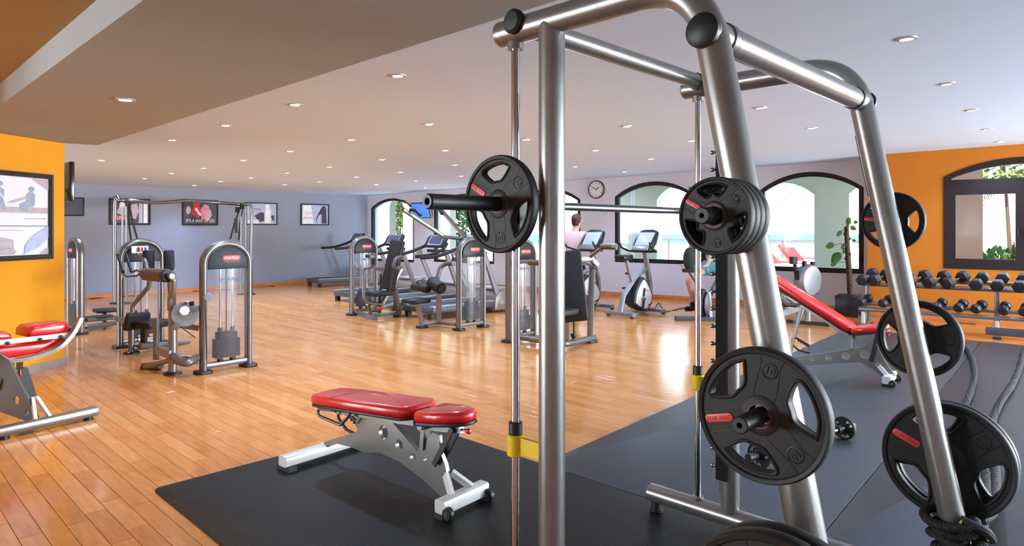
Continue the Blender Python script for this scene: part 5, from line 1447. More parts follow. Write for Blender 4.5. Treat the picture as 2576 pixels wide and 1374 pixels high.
def bike(label, rear, front, shellm=None, name='exercise_bike', scale=1.0):
    d = V(front) - V(rear); L = d.length; rz = atan2(d.y, d.x)
    t = thing(name, label, 'exercise bike', rear, rz)
    k = L / 1.05
    def q(x, y, z): return V((x*k, y, z))
    mb = MB(); mb.bar(q(0.0, -0.30, 0.055), q(0.0, 0.30, 0.055), 0.09, 0.06, ch=0.012); rb = mb.build('rear_stabiliser', m_silverp, t, local=True)
    for s in (-1, 1): mb = MB(); mb.cyl(q(0, s*0.26, 0), q(0, s*0.26, 0.03), 0.03, seg=12); mb.build('foot', m_black, rb, local=True)
    mb = MB(); mb.bar(q(1.05, -0.26, 0.055), q(1.05, 0.26, 0.055), 0.08, 0.06, ch=0.012); fb3 = mb.build('front_stabiliser', m_silverp, t, local=True)
    for s in (-1, 1): mb = MB(); mb.cyl(q(1.09, s*0.22, 0.035) - Y3*0.02, q(1.09, s*0.22, 0.035) + Y3*0.02, 0.035, seg=14); mb.build('wheel', m_black, fb3, local=True)
    mb = MB(); mb.tube(fillet([q(0.0, 0, 0.07), q(0.10, 0, 0.34), q(0.48, 0, 0.62), q(0.86, 0, 0.78)], 0.10, 6), 0.048, 12, ry=0.036); mb.build('frame_tube', m_silverp, t, local=True)
    mb = MB(); mb.tube(smooth_path([q(0.60, 0, 0.08), q(0.92, 0, 0.22), q(0.98, 0, 0.45), q(0.90, 0, 0.75), q(0.80, 0, 1.10)], 5), 0.05, 12, ry=0.04); mb.build('front_post', m_silverp, t, local=True)
    mb = MB(); mb.bar(q(0.0, 0, 0.055), q(1.05, 0, 0.055), 0.05, 0.05); mb.build('floor_beam', m_silverp, t, local=True)
    sh = [(0.28, 0.20), (0.34, 0.40), (0.52, 0.60), (0.66, 0.62), (0.88, 0.40), (0.92, 0.26), (0.84, 0.12), (0.72, 0.07), (0.48, 0.10)]
    shp = [(p.x*k, p.y) for p in smooth_path([V((x, z, 0)) for x, z in sh + [sh[0]]], 3)[:-1]]
    mb = MB(); mb.pad(shp, (0, 0.11, 0), X3, Z3, -Y3, 0.22, 0.03); so = mb.build('shell', m_black, t, local=True)
    for s in (-1, 1):
        pts = inset2(shp, 0.042)
        mb = MB()
        mb.pad(pts, (0, s*0.108, 0), X3, Z3, (0, s, 0), 0.008, 0.003)
        pl = mb.build('side_panel', shellm or m_whitep, so, local=True)
        ex = X3*(-s)
        put_text('lettering', 'STAR TRAC', 0.05, q(0.66, 0, 0.40) + Y3*(s*0.1165), ex, Z3, m_pred, pl, 0.001, local=True, wid=0.17)
        mb = MB(); mb.cyl(q(0.55, s*0.117, 0.27), q(0.55, s*0.16, 0.27), 0.03, seg=14); ck = mb.build('crank', m_bright, t, local=True)
        z2 = 0.27 + s*0.165
        mb = MB(); mb.bar(q(0.55, s*0.15, 0.27), q(0.50, s*0.155, z2), 0.02, 0.034); mb.build('crank_arm', m_black, ck, local=True)
        mb = MB(); mb.box(q(0.50, s*0.21, z2), (0.11, 0.10, 0.03)); mb.build('pedal', m_black, ck, local=True)
        mb = MB(); mb.bar(q(0.74, s*0.117, 0.15), q(0.86, s*0.117, 0.19), 0.004, 0.02); mb.bar(q(0.62, s*0.117, 0.45), q(0.58, s*0.117, 0.31), 0.004, 0.05); mb.build('panel_graphic', m_black, pl, local=True)
    mb = MB(); mb.tube([q(0.40, 0, 0.52), q(0.20, 0, 0.92)], 0.034, 12); sp = mb.build('seat_post', m_silverp, t, local=True)
    mb = MB(); mb.cyl(q(0.31, 0.03, 0.70), q(0.31, 0.09, 0.70), 0.02, seg=12); mb.build('knob', m_black, sp, local=True)
    st = [(-0.18, 0.10), (-0.12, 0.125), (0.0, 0.09), (0.10, 0.035), (0.16, 0.025), (0.18, 0), (0.16, -0.025), (0.10, -0.035), (0.0, -0.09), (-0.12, -0.125), (-0.18, -0.10)]
    mb = MB(); mb.pad([(x*0.95, y) for x, y in st], q(0.19, 0, 0.93), X3, Y3, Z3, 0.085, 0.03); mb.build('seat', m_shield, t, local=True)
    nrm = V((-0.82, 0, 0.57)).normalized(); e = V((0.57, 0, 0.82)).normalized(); o = q(0.80, 0, 1.22)
    mb = MB(); mb.pad([(-0.20, -0.19), (0.20, -0.19), (0.22, 0.02), (0.18, 0.22), (0.10, 0.25), (-0.10, 0.25), (-0.18, 0.22), (-0.22, 0.02)], o - nrm*0.06, -Y3, e, nrm, 0.085, 0.025); cn = mb.build('console', m_shield, t, local=True)
    mb = MB(); mb.pad(rrect(0.33, 0.27, 0.015), o + nrm*0.0255 + e*0.045, -Y3, e, nrm, 0.005, 0.002); mb.build('screen', m_screenlit, cn, local=True)
    mb = MB(); mb.pad(rrect(0.34, 0.09, 0.02), o - e*0.15 + nrm*0.02, -Y3, e, nrm, 0.03, 0.008); mb.build('tray', m_silverp, cn, local=True)
    for s in (-1, 1):
        mb = MB(); mb.tube(fillet([q(0.80, s*0.10, 1.06), q(0.74, s*0.30, 1.06), q(0.52, s*0.33, 1.12), q(0.44, s*0.33, 1.22)], 0.06, 5), 0.017, 10); mb.build('handlebar', m_black, t, local=True)
    return t
bike('silver upright exercise bike with large console, standing free before the window', G(1560, 797), G(1640, 787))
bike('exercise bike ridden by the person in pink, its white side panel showing', G(1408, 790), G(1512, 776))
# air rower on the right, air bike behind the far rod
def fanhousing(t, c, ax, r, w, mt):
    mb = MB(); mb.lathe([(0, -w/2), (r*0.55, -w/2), (r*0.9, -w*0.42), (r, -w*0.2), (r, w*0.2), (r*0.9, w*0.42), (r*0.55, w/2), (0, w/2)], c, ax, 28); return mb.build('fan_housing', mt, t)
q = G(2035, 808)
rw = thing('rowing_machine', 'grey air rowing machine with upright monitor, beyond the incline bench', 'rowing machine', q, R(40))
rx = V((-0.65, -0.76, 0)).normalized() * 1.0             # from the fan towards the seat end
ry_ = UP.cross(rx)
fc = P(2032, 705, 9.9)
fanhousing(rw, fc, ry_*0.9 + rx*0.3, 0.24, 0.20, m_silverp)
for k in range(5):
    a = R(-40 + 50*k); mb = MB()
    n_ = (ry_*0.9 + rx*0.3).normalized(); ex, ey, _ = basis(n_)
    dd = ex*cos(a) + ey*sin(a); mb.box(fc + dd*0.236, (0.05, 0.05, 0.14), atan2(n_.y, n_.x)); mb.build('fan_vent', m_shield, rw)
mb = MB(); mb.bar(P(1998, 650, 9.75), P(2005, 712, 9.85), 0.035, 0.07); mb.build('monitor_arm', m_black, rw)
mb = MB(); mb.box(P(1996, 655, 9.75), (0.13, 0.06, 0.11), R(40)); mn = mb.build('monitor', m_black, rw)
tubes(rw, 'front_leg', m_silverp, [[fc - UP*0.18, V((fc.x, fc.y, 0.05))], [fc - UP*0.2 + rx*0.05, V((fc.x, fc.y, 0.09)) + rx*0.55]], 0.045, 0.02, 10)
mb = MB(); mb.bar(V((fc.x, fc.y, 0.03)) - ry_*0.3, V((fc.x, fc.y, 0.03)) + ry_*0.3, 0.07, 0.05); mb.build('floor_bar', m_black, rw)
mb = MB(); mb.bar(V((fc.x, fc.y, 0.30)) + rx*0.1, V((fc.x, fc.y, 0.28)) + rx*1.75, 0.07, 0.08); mb.build('monorail', m_silverp, rw)
mb = MB(); mb.bar(V((fc.x, fc.y, 0.0)) + rx*1.65, V((fc.x, fc.y, 0.26)) + rx*1.65, 0.30, 0.05); mb.build('rear_leg', m_black, rw)
mb = MB(); mb.pad(rrect(0.26, 0.34, 0.05), V((fc.x, fc.y, 0.36)) + rx*0.9, rx, ry_, UP, 0.05, 0.02); mb.build('seat', m_upho, rw)
ab_q = G(1757, 806); dab = ab_q.y
ab = thing('air_bike', 'dark flywheel bike half hidden behind the far guide rod, under the person in teal', 'exercise bike', ab_q, R(10))
w1 = V((1, -0.12, 0)).normalized()
mb = MB(); mb.bar(P(1698, 800, dab) , P(1812, 806, dab - 0.05), 0.12, 0.075, ch=0.012); mb.build('front_stabiliser', m_tread, ab)
fa_ = V((0.88, -0.47, 0)).normalized()
mb = MB(); c_ = P(1766, 766, dab + 0.15); mb.lathe([(0, -0.05), (0.20, -0.05), (0.245, -0.035), (0.255, 0), (0.245, 0.035), (0.20, 0.05), (0, 0.05)], c_, fa_, 32); mb.build('flywheel', m_black, ab)
mb = MB(); c2 = c_ - fa_*-0.0 + V((0.17, -0.16, 0)); mb.lathe([(0, 0), (0.15, 0), (0.175, 0.02), (0.16, 0.06), (0, 0.08)], c_ + fa_*0.06, fa_, 28); hz = mb.build('chain_guard', m_silverp, ab)
bars(ab, 'frame_beam', m_silverp, [(P(1782, 735, dab + 0.15), P(1786, 800, dab + 0.1)), (P(1786, 796, dab + 0.1), P(1830, 790, dab + 1.0)), (P(1788, 740, dab + 0.2), P(1822, 668, dab + 0.9))], 0.06, 0.07)
mb = MB(); mb.bar(P(1826, 790, dab + 1.0) + V((-0.3, 0, -0.02)), P(1826, 790, dab + 1.0) + V((0.3, 0, -0.02)), 0.10, 0.05); mb.build('rear_stabiliser', m_tread, ab)
mb = MB(); mb.pad(rrect(0.28, 0.26, 0.08), P(1790, 664, dab + 0.55), w1, UP.cross(w1), UP, 0.06, 0.02); mb.build('seat', m_upho, ab)
pdc = P(1734, 652, dab + 0.1)
mb = MB(); mb.ell(pdc, (0.10, 0.09, 0.19), 16, 10); pod = mb.build('console_pod', m_dgreen, ab)
mb = MB(); mb.pad(rrect(0.22, 0.16, 0.04), pdc - UP*0.21, w1, UP.cross(w1), UP, 0.06, 0.015); mb.build('pod_base', m_black, ab)
bars(ab, 'console_stem', m_tread, [(pdc - UP*0.19, P(1772, 742, dab + 0.16))], 0.05, 0.05)
# power cable along the floor from the bike
mb = MB(); mb.tube([G(1646, 778) + UP*0.012, G(1657, 770) + UP*0.06, G(1672, 786) + UP*0.008, G(1705, 779) + UP*0.008, G(1745, 772) + UP*0.008, G(1830, 769) + UP*0.008], 0.011, 8)
tag(mb.build('power_cable', m_ropetie), 'thin dark cable lying on the boards right of the upright bike', 'cable')

# ================================================================== PEOPLE
def skinned(name, joints, edges, mt, parent, levels=2, root=0):
    """One continuous surface grown round a skeleton of joints (position, radius)."""
    me = bpy.data.meshes.new(name)
    inv = ROOT_M[parent.name].inverted()
    me.from_pydata([inv @ V(j[0]) for j in joints], edges, [])
    o = bpy.data.objects.new(name, me); COL.objects.link(o)
    md = o.modifiers.new('skin', 'SKIN'); md.use_smooth_shade = True
    for i, j in enumerate(joints):
        sv = me.skin_vertices[0].data[i]
        r = j[1]; sv.radius = (r, r) if not isinstance(r, tuple) else r
        sv.use_root = (i == root)
    sb = o.modifiers.new('sub', 'SUBSURF'); sb.levels = levels; sb.render_levels = levels
    dg = bpy.context.evaluated_depsgraph_get(); dg.update()
    me2 = bpy.data.meshes.new_from_object(o.evaluated_get(dg))
    bpy.data.objects.remove(o)
    for p in me2.polygons: p.use_smooth = True
    me2.materials.clear(); me2.materials.append(mt)
    ob = bpy.data.objects.new(name, me2); COL.objects.link(ob); ob.parent = parent
    return ob
def person(label, hip, face, lean, seat_pose, shirtm, shortm, hairm, arm_fwd=0.55, arms_down=False):
    """Seated rider: hip point, facing direction, forward lean in radians."""
    f = V(face); f.z = 0; f.normalize(); l = UP.cross(f)   # forward, left
    t = thing('person', label, 'person', (hip.x, hip.y, 0), atan2(f.y, f.x))
    up = (UP*cos(lean) + f*sin(lean))
    fw = (f*cos(lean) - UP*sin(lean))
    H = V(hip)
    W_, Ch, Nk = H + up*0.20, H + up*0.42, H + up*0.56
    hd = Nk + (UP*0.9 + f*0.25).normalized()*0.19
    J = [(H, (0.135, 0.115)), (W_, (0.125, 0.10)), (Ch, (0.155, 0.115)), (Nk, 0.055), (hd - UP*0.04 + f*0.01, (0.078, 0.088)), (hd + UP*0.055, (0.072, 0.085))]
    E_ = [(0, 1), (1, 2), (2, 3), (3, 4), (4, 5)]
    arms = []
    for s in (1, -1):
        sh = Ch + l*(s*0.175) + up*0.07
        el = sh + f*(0.16 + 0.10*arm_fwd) - UP*0.24 + l*(s*0.05)
        wr = el + f*0.22 + UP*0.06*arm_fwd - l*(s*0.03)
        if arms_down: el = sh - UP*0.27 + l*(s*0.05) - f*0.04; wr = el - UP*0.21 + f*0.10
        i = len(J)
        J += [(sh, 0.058), (el, 0.042), (wr, 0.029), (wr + f*0.05, (0.035, 0.020))]
        E_ += [(2, i), (i, i+1), (i+1, i+2), (i+2, i+3)]
        h0 = len(J) - 1
        for k, (a, ln) in enumerate(((-0.030, 0.060), (-0.010, 0.072), (0.010, 0.068), (0.030, 0.052))):
            p1 = wr + f*0.085 + l*(s*a); p2 = p1 + f*(ln*0.4) - UP*0.012; p3 = p2 + f*(ln*0.2) - UP*(ln*0.5)
            i2 = len(J); J += [(p1, 0.0095), (p2, 0.0085), (p3, 0.0075)]; E_ += [(h0, i2), (i2, i2+1), (i2+1, i2+2)]
        i2 = len(J); J += [(wr + f*0.045 - l*(s*0.040) - UP*0.008, 0.010), (wr + f*0.078 - l*(s*0.048) - UP*0.022, 0.008)]; E_ += [(h0, i2), (i2, i2+1)]
        arms.append((sh, el, wr))
    legs = []
    for s in (1, -1):
        k = seat_pose[0 if s == 1 else 1]                 # knee and foot offsets (forward, down)
        hp = H + l*(s*0.10) - UP*0.03
        kn = H + l*(s*0.11) + f*k[0] - UP*k[1]
        an = H + l*(s*0.11) + f*k[2] - UP*k[3]
        i = len(J)
        J += [(hp, 0.088), (kn, 0.058), (kn.lerp(an, 0.35) - f*0.015, 0.055), (an, 0.036), (an - UP*0.055 + f*0.02, 0.036), (an - UP*0.065 + f*0.14, 0.030)]
        E_ += [(0, i), (i, i+1), (i+1, i+2), (i+2, i+3), (i+3, i+4), (i+4, i+5)]
        legs.append((hp, kn, an))
    skinned('body', J, E_, m_skin, t)
    # face
    mb = MB(); q = hd + f*0.088 + UP*0.005; mb.ell(q, (0.016, 0.016, 0.024)); mb.build('nose', m_skin, t)
    for s in (1, -1):
        mb = MB(); mb.ell(hd + l*(s*0.082), (0.016, 0.016, 0.030)); mb.build('ear', m_skin, t)
        mb = MB(); mb.ell(hd + f*0.079 + l*(s*0.032) + UP*0.026, (0.012, 0.012, 0.009)); mb.build('eye', m_black, t)
    mb = MB(); mb.ell(hd + f*0.082 - UP*0.042, (0.012, 0.024, 0.007), rot=M.Rotation(atan2(f.y, f.x), 3, 'Z')); mb.build('mouth', m_ppink, t)
    hc = hd + UP*0.035 - f*0.018
    mb = MB(); mb.ell(hc, (0.102, 0.092, 0.100), 18, 12, M.Rotation(atan2(f.y, f.x), 3, 'Z')); mb.ell(hd - f*0.052 - UP*0.03, (0.055, 0.078, 0.075), 14, 10, M.Rotation(atan2(f.y, f.x), 3, 'Z'))
    mb.build('hair', hairm, t)
    # clothes follow the body
    SJ = [(H + up*0.02, (0.152, 0.13)), (W_, (0.150, 0.122)), (Ch, (0.176, 0.134)), (Nk - up*0.045, (0.10, 0.085))]
    SE = [(0, 1), (1, 2), (2, 3)]
    for sh, el, wr in arms:
        i = len(SJ); SJ += [(sh, 0.080), (sh.lerp(el, 0.55), 0.068)]; SE += [(2, i), (i, i+1)]
    skinned('shirt', SJ, SE, shirtm, t)
    KJ = [(H + up*0.05, (0.150, 0.128)), (H - UP*0.01, (0.158, 0.135))]; KE = [(0, 1)]
    for hp, kn, an in legs:
        i = len(KJ); KJ += [(hp, 0.108), (hp.lerp(kn, 0.68), 0.092)]; KE += [(1, i), (i, i+1)]
    skinned('shorts', KJ, KE, shortm, t)
    for hp, kn, an in legs:
        mb = MB(); fx = f
        mb.pad([(-0.09, -0.042), (0.10, -0.046), (0.17, -0.02), (0.17, 0.02), (0.10, 0.046), (-0.09, 0.042)], an - UP*0.115 + f*0.02, f, l, UP, 0.085, 0.025); mb.build('shoe', m_shield, t)
    return t
hp = P(1440, 690, 12.05)
person('person with brown hair and a pale pink shirt on the exercise bike, seen from behind', V((hp.x, hp.y, 0.86)), (0.55, 0.83, 0), 0.22, ((0.36, 0.10, 0.30, 0.50), (0.30, 0.24, 0.12, 0.58)), m_pink, m_shield, m_hair)
hp = P(1776, 662, dab + 0.5)
person('person in a dark green top and teal shorts riding behind the far guide rod', V((hp.x, hp.y, 0.86)), (-0.80, -0.45, 0), 0.30, ((0.34, 0.16, 0.26, 0.56), (0.30, 0.26, 0.16, 0.66)), m_dgreen, m_teal, m_hair, 0.15, True)
# ================================================================== DUMBBELL RACK
rk0, rk1 = V((5.06, 9.57, 0)), V((8.6, 6.90, 0))
rd = (rk1 - rk0).normalized(); rn = V((-rd.y, rd.x, 0))   # rn points to the wall
def rk_t(px, off=0.0):
    k = (px - CX) / FOC; o = rk0 + rn*off
    return (k*o.y - o.x) / (rd.x - k*rd.y)
def rk_at(t, off, z): return rk0 + rd*t + rn*off + UP*z
rk = thing('dumbbell_rack', 'long two-tier silver rack holding black dumbbells along the orange wall', 'rack', rk_at(2.0, 0.3, 0), atan2(rd.y, rd.x))
RL = 4.3
ZT, ZB = 0.70, 0.345
for nm, z, off, tl in (('upper_shelf', ZT, 0.36, 0.14), ('lower_shelf', ZB, 0.16, 0.10)):
    up_ = (UP*cos(tl) - rn*sin(tl)).normalized()
    for dx in (-0.115, 0.115):
        mb = MB(); mb.bar(rk_at(0, off+dx, z - 0.04 + dx*0.3), rk_at(RL, off+dx, z - 0.04 + dx*0.3), 0.075, 0.045, up=up_, ch=0.006); mb.build(nm, m_steel, rk)
for t_ in (0.05, 1.62, 3.2):
    mb = MB(); mb.bar(rk_at(t_, 0.40, 0.05), rk_at(t_, 0.40, ZT - 0.03), 0.075, 0.06, up=rd, ch=0.008); mb.build('upright', m_steel, rk)
    mb = MB(); mb.bar(rk_at(t_, 0.02, ZB - 0.09), rk_at(t_, 0.42, ZB - 0.03), 0.06, 0.06, ch=0.008); mb.build('shelf_bracket', m_steel, rk)
    mb = MB(); mb.bar(rk_at(t_, 0.05, 0.05), rk_at(t_, 0.05, ZB - 0.07), 0.055, 0.05, up=rd, ch=0.008); mb.build('front_leg', m_white, rk)
    mb = MB(); mb.bar(rk_at(t_, -0.02, 0.045), rk_at(t_, 0.62, 0.045), 0.07, 0.06, ch=0.008); fo = mb.build('foot_beam', m_steel, rk)
    for o_ in (0.0, 0.58): mb = MB(); mb.box(rk_at(t_, o_, 0.0125), (0.09, 0.09, 0.025), atan2(rd.y, rd.x)); mb.build('rubber_foot', m_black, fo)
mb = MB(); mb.bar(rk_at(1.5, 0.0, 0.10), rk_at(RL, 0.0, 0.10), 0.05, 0.10, ch=0.006); mb.build('kick_bar', m_tread, rk)
def hexbell(size):
    t = thing('dumbbell', 'x', 'dumbbell', (0, 0, 0))
    hw, r = 0.075*size, 0.082*size
    for s in (-1, 1):
        pts = [(r*cos(R(60*k)), r*sin(R(60*k))) for k in range(6)]
        mb = MB(); mb.pad(pts, (0, s*(0.055 + hw*1.55) - hw*0.75, 0), (1, 0, 0), (0, 0, 1), (0, -1, 0), -hw*1.5 if False else hw*1.5, 0.010)
        mb.build('hex_head', m_hex, t, local=True, sharp=25)
    mb = MB(); mb.lathe([(0, -0.085), (0.014, -0.085), (0.0175, -0.03), (0.0185, 0), (0.0175, 0.03), (0.014, 0.085), (0, 0.085)], (0, 0.0, 0), (0, 1, 0), 14); mb.build('handle', m_chrome, t, local=True)
    return t
def roundbell(size):
    t = thing('dumbbell', 'x', 'dumbbell', (0, 0, 0))
    hw, r = 0.060*size, 0.066*size
    for s in (-1, 1):
        mb = MB(); y0 = s*(0.055)
        mb.lathe([(0, 0), (r*0.72, 0), (r, hw*0.35), (r, hw*1.1), (r*0.78, hw*1.5), (0, hw*1.5)], (0, y0, 0), (0, s, 0), 8); mb.build('head', m_hex, t, local=True, sharp=25)
    mb = MB(); mb.cyl((0, -0.06, 0), (0, 0.06, 0), 0.0165, seg=14); mb.build('handle', m_chrome, t, local=True)
    return t
hb, rbell = hexbell(1.0), roundbell(1.0)
kids_index()
ang = atan2(rd.y, rd.x)
top_px = [2187, 2222, 2272, 2318, 2367, 2415, 2468, 2520, 2574]
ords = ['first', 'second', 'third', 'fourth', 'fifth', 'sixth', 'seventh', 'eighth', 'ninth', 'tenth']
firstd = True
def lay(kind, px, off, z, label, group, spin, first):
    m = M.Translation(rk_at(rk_t(px, off - 0.13), off, z)) @ M.Rotation(ang + spin, 4, 'Z') @ M.Rotation(R(13), 4, 'X')
    if first: kind.matrix_basis = m; ROOT_M[kind.name] = m; tag(kind, label, None, group); return kind
    return dup(kind, m, label, group)
for i, px in enumerate(top_px):
    lay(hb, px, 0.36, ZT + 0.062, '%s hex dumbbell from the left on the upper shelf of the rack' % ords[i], 'hex dumbbells on the upper shelf', R([-14, -20, -26, -28, -27, -28, -10, -9, -8][i]), i == 0)
for i, px in enumerate([2172, 2226, 2290, 2362, 2416, 2462, 2527, 2580]):
    lay(rbell, px, 0.16, ZB + 0.050, '%s small black dumbbell from the left on the lower shelf of the rack' % ords[i], 'small dumbbells on the lower shelf', R([-20, -16, -12, -14, -12, -18, -6, -8][i]), i == 0)

# ================================================================== ROPES
def rope(name, pts, r, label, parent=None):
    mb = MB(); path = smooth_path(pts, 8)
    mb.tube(path, r, 12)
    ex = None                                            # two raised strands wound round it
    for ph in (0, pi):
        st, acc = [], 0.0
        for i, q in enumerate(path):
            tg = (path[min(i+1, len(path)-1)] - path[max(i-1, 0)]).normalized()
            if i: acc += (q - path[i-1]).length
            a, b, _ = basis(tg)
            w = acc / 0.11 * 2*pi + ph
            st.append(q + (a*cos(w) + b*sin(w))*(r*0.86))
        mb.tube(st, r*0.30, 6)
    return mb
leg_b = S(leg_t(0.33), SW, 0.33)
rp1 = rope('battle_rope', [leg_b + V((0.13, 0.06, -0.06)), G(2480, 1235, 0.15), G(2474, 1150, 0.05), G(2440, 1085, 0.035), G(2424, 1040, 0.035), G(2440, 990, 0.035), G(2452, 945, 0.035), G(2444, 900, 0.035), G(2425, 872, 0.035), G(2395, 856, 0.035), G(2352, 850, 0.035)], 0.026, '')
o = rp1.build('battle_rope', m_rope); tag(o, 'thick braided rope snaking from the tied leg up past the middle plate', 'rope', 'thick braided ropes')
rp2 = rope('battle_rope', [leg_b + V((0.16, 0.10, -0.02)), G(2500, 1260, 0.16), G(2500, 1140, 0.05), G(2492, 1075, 0.036), G(2515, 1015, 0.036), G(2548, 965, 0.036), G(2566, 920, 0.036), G(2574, 885, 0.036), G(2588, 872, 0.036)], 0.027, '')
o = rp2.build('battle_rope', m_rope); tag(o, 'thick braided rope running off the right edge of the photo towards the rack', 'rope', 'thick braided ropes')
kt = thing('rope_lashing', 'black twisted cord lashed round the foot of the far silver leg', 'rope', (leg_b.x, leg_b.y, 0.2))
for k in range(4):
    z = 0.26 + 0.034*k; c = S(leg_t(z), SW, z); pth = []
    for i in range(28):
        a = 2*pi*i/28; rr = 0.062 + 0.010*sin(3*a + k*2) + (0.016 if k % 2 else 0)
        pth.append(c + V((cos(a)*rr, sin(a)*rr, 0.014*sin(2*a + k*1.3))))
    mb = MB(); mb.tube(pth, 0.0165, 8, closed=True)
    for ph in (0, 2.1, 4.2):
        st = []
        for i in range(112):
            j = i/4.0; a0 = pth[int(j) % 28]; b0 = pth[(int(j)+1) % 28]; q = a0.lerp(b0, j - int(j)); tg = (b0 - a0).normalized(); ea, eb, _ = basis(tg)
            st.append(q + (ea*cos(i*0.55 + ph) + eb*sin(i*0.55 + ph))*0.0125)
        mb.tube(st, 0.0065, 5, closed=True)
    mb.build('cord_turn', m_ropetie, kt)
mb = MB(); mb.tube(smooth_path([leg_b + V((-0.02, -0.07, 0.06)), leg_b + V((0.05, -0.09, 0.03)), leg_b + V((0.12, -0.03, -0.03)), leg_b + V((0.16, 0.07, -0.05))], 6), 0.017, 8); mb.build('cord_knot', m_ropetie, kt)
for dv in (V((-0.03, -0.078, 0.05)), V((0.075, -0.07, -0.015))):
    mb = MB(); mb.tube([leg_b + dv, leg_b + dv + V((0.014, 0.002, 0.012))], 0.005, 6); mb.build('cord_fleck', m_yellow, kt)

# ================================================================== PLANT
pb = G(2133, 795)
pt = thing('potted_plant', 'tall bare-stemmed plant with few green leaves in a black square pot', 'plant', pb)
e1 = V((0.81, -0.58, 0)); e2 = UP.cross(e1)
mb = MB(); mb.pad([(-0.17, -0.17), (0.17, -0.17), (0.17, 0.17), (-0.17, 0.17)], pb, e1, e2, UP, 0.345, 0.008); po = mb.build('pot', m_pot, pt)
mb = MB(); mb.pad(rrect(0.29, 0.29, 0.02), pb + UP*0.335, e1, e2, UP, 0.02, 0.005); mb.build('soil', m_soil, po)
dP = pb.y
stem = smooth_path([P(2140, 745, dP), P(2137, 700, dP), P(2133, 640, dP), P(2129, 570, dP)], 6)
mb = MB(); mb.tube(stem, [0.050*(1 - 0.35*i/18) for i in range(19)], 12)
for i in range(16):
    a = i*2.4; q = stem[2 + i]; mb.ell(q + V((cos(a)*0.042, sin(a)*0.042, 0)), (0.016, 0.016, 0.03), 6, 4)
mb.build('trunk', m_bark, pt)
def leaf(px, py, dx, dy, size, dz=0.0, roll=0.0):
    """Leaf blade with its stalk: (px, py) is the blade's base, (dx, dy) its tip direction in the picture."""
    b0 = P(px, py, dP + dz)
    a = V((dx, 0.25*dx, -dy)).normalized(); L = size
    s = a.cross(V((sin(roll), cos(roll), 0.15))).normalized(); n_ = s.cross(a)
    mb = MB(); vs_ = []; N = 9
    for i in range(N + 1):
        f = i/N; w = 0.40*L*(sin(pi*min(1, f*0.92 + 0.08))**0.8)*(1 - f*0.35); c = b0 + a*(L*f) - UP*(0.18*L*f*f)
        for j, k in enumerate((-1, -0.5, 0, 0.5, 1)): vs_.append(c + s*(w*k) + n_*(abs(k)*w*0.25))
    fs = [(5*i+j, 5*i+j+1, 5*i+j+6, 5*i+j+5) for i in range(N) for j in range(4)]
    mb.add(vs_, fs); mb.add([q - n_*0.002 for q in vs_], [f[::-1] for f in fs])
    lf = mb.build('leaf', m_leaf, pt, sharp=60)
    near_ = min(stem, key=lambda q: (q - b0).length + (0 if q.z < b0.z + 0.1 else 0.3))
    m2 = MB(); m2.tube(bez(near_, near_.lerp(b0, 0.4) + UP*0.03, near_.lerp(b0, 0.8) + UP*0.02, b0, 6), 0.005, 6); m2.build('leaf_stalk', m_bark, lf)
for a in ((2137, 548, -0.3, 1, 0.13), (2140, 572, 1, 0.15, 0.12), (2118, 583, -1, 0.55, 0.12), (2098, 618, -1, -0.1, 0.17), (2115, 638, -0.9, 0.6, 0.22, 0, 0.7), (2104, 663, -1, 0.1, 0.12), (2124, 616, -0.5, 0.5, 0.09),
          (2128, 624, -0.6, 0.9, 0.10), (2148, 560, 0.8, -0.2, 0.09), (2145, 604, 0.9, 0.2, 0.07)):
    leaf(*a)

# ================================================================== WALL THINGS
def framed(name, label, cat, W, px0, px1, py0, py1, depth, bw, framem, artm=None, group=None):
    """A framed flat print or screen on a wall: its corners surveyed on the wall plane."""
    pm_ = (px0 + px1)/2
    t0, t1 = W.t_px(px0, depth), W.t_px(px1, depth)
    if t0 > t1: t0, t1 = t1, t0
    tm_ = (t0 + t1)/2
    d = W.at(tm_, 0, depth).y
    z1, z0 = EYE - (py0 - CY)/FOC*d, EYE - (py1 - CY)/FOC*d
    right = W.w if (W.w.x > 0) else -W.w                 # rightwards as seen from the room
    w, h = t1 - t0, z1 - z0
    c = W.at(tm_, (z0+z1)/2, 0.001)
    t = thing(name, label, cat, (c.x, c.y, c.z), atan2(right.y, right.x), group)
    mb = MB(); mb.holed([(-w/2, -h/2), (w/2, -h/2), (w/2, h/2), (-w/2, h/2)], [[(-w/2+bw, -h/2+bw), (-w/2+bw, h/2-bw), (w/2-bw, h/2-bw), (w/2-bw, -h/2+bw)]], c, right, UP, W.n, depth)
    mb.build('frame', framem, t)
    mb = MB(); mb.prism([(-w/2+bw, -h/2+bw), (w/2-bw, -h/2+bw), (w/2-bw, h/2-bw), (-w/2+bw, h/2-bw)], c, right, UP, W.n, depth*0.55)
    pr = mb.build('print', artm, t)
    ww, hh = w - 2*bw, h - 2*bw
    lay_ = [0]
    def art(nm, pts, mt):
        lay_[0] += 1
        m_ = MB(); z = depth*0.55 + 0.0008 + 0.0006*lay_[0]
        m_.prism([(x*ww/2, y*hh/2) for x, y in pts], c + W.n*(z-0.0006), right, UP, W.n, 0.0006); m_.build(nm, mt, pr, sharp=10)
    def words(body, x, y, size, mt, wid=None):
        lay_[0] += 1
        put_text('lettering', body, size*hh, c + right*(x*ww/2) + UP*(y*hh/2) + W.n*(depth*0.55 + 0.001 + 0.0006*lay_[0]), right, UP, mt, pr, 0.0004, wid=None if wid is None else wid*ww)
    return t, art, words
B_ = lambda cx, cy, rx, ry, n=14: [(cx + rx*cos(2*pi*k/n), cy + ry*sin(2*pi*k/n)) for k in range(n)]
Q_ = lambda x0, y0, x1, y1: [(x0, y0), (x1, y0), (x1, y1), (x0, y1)]
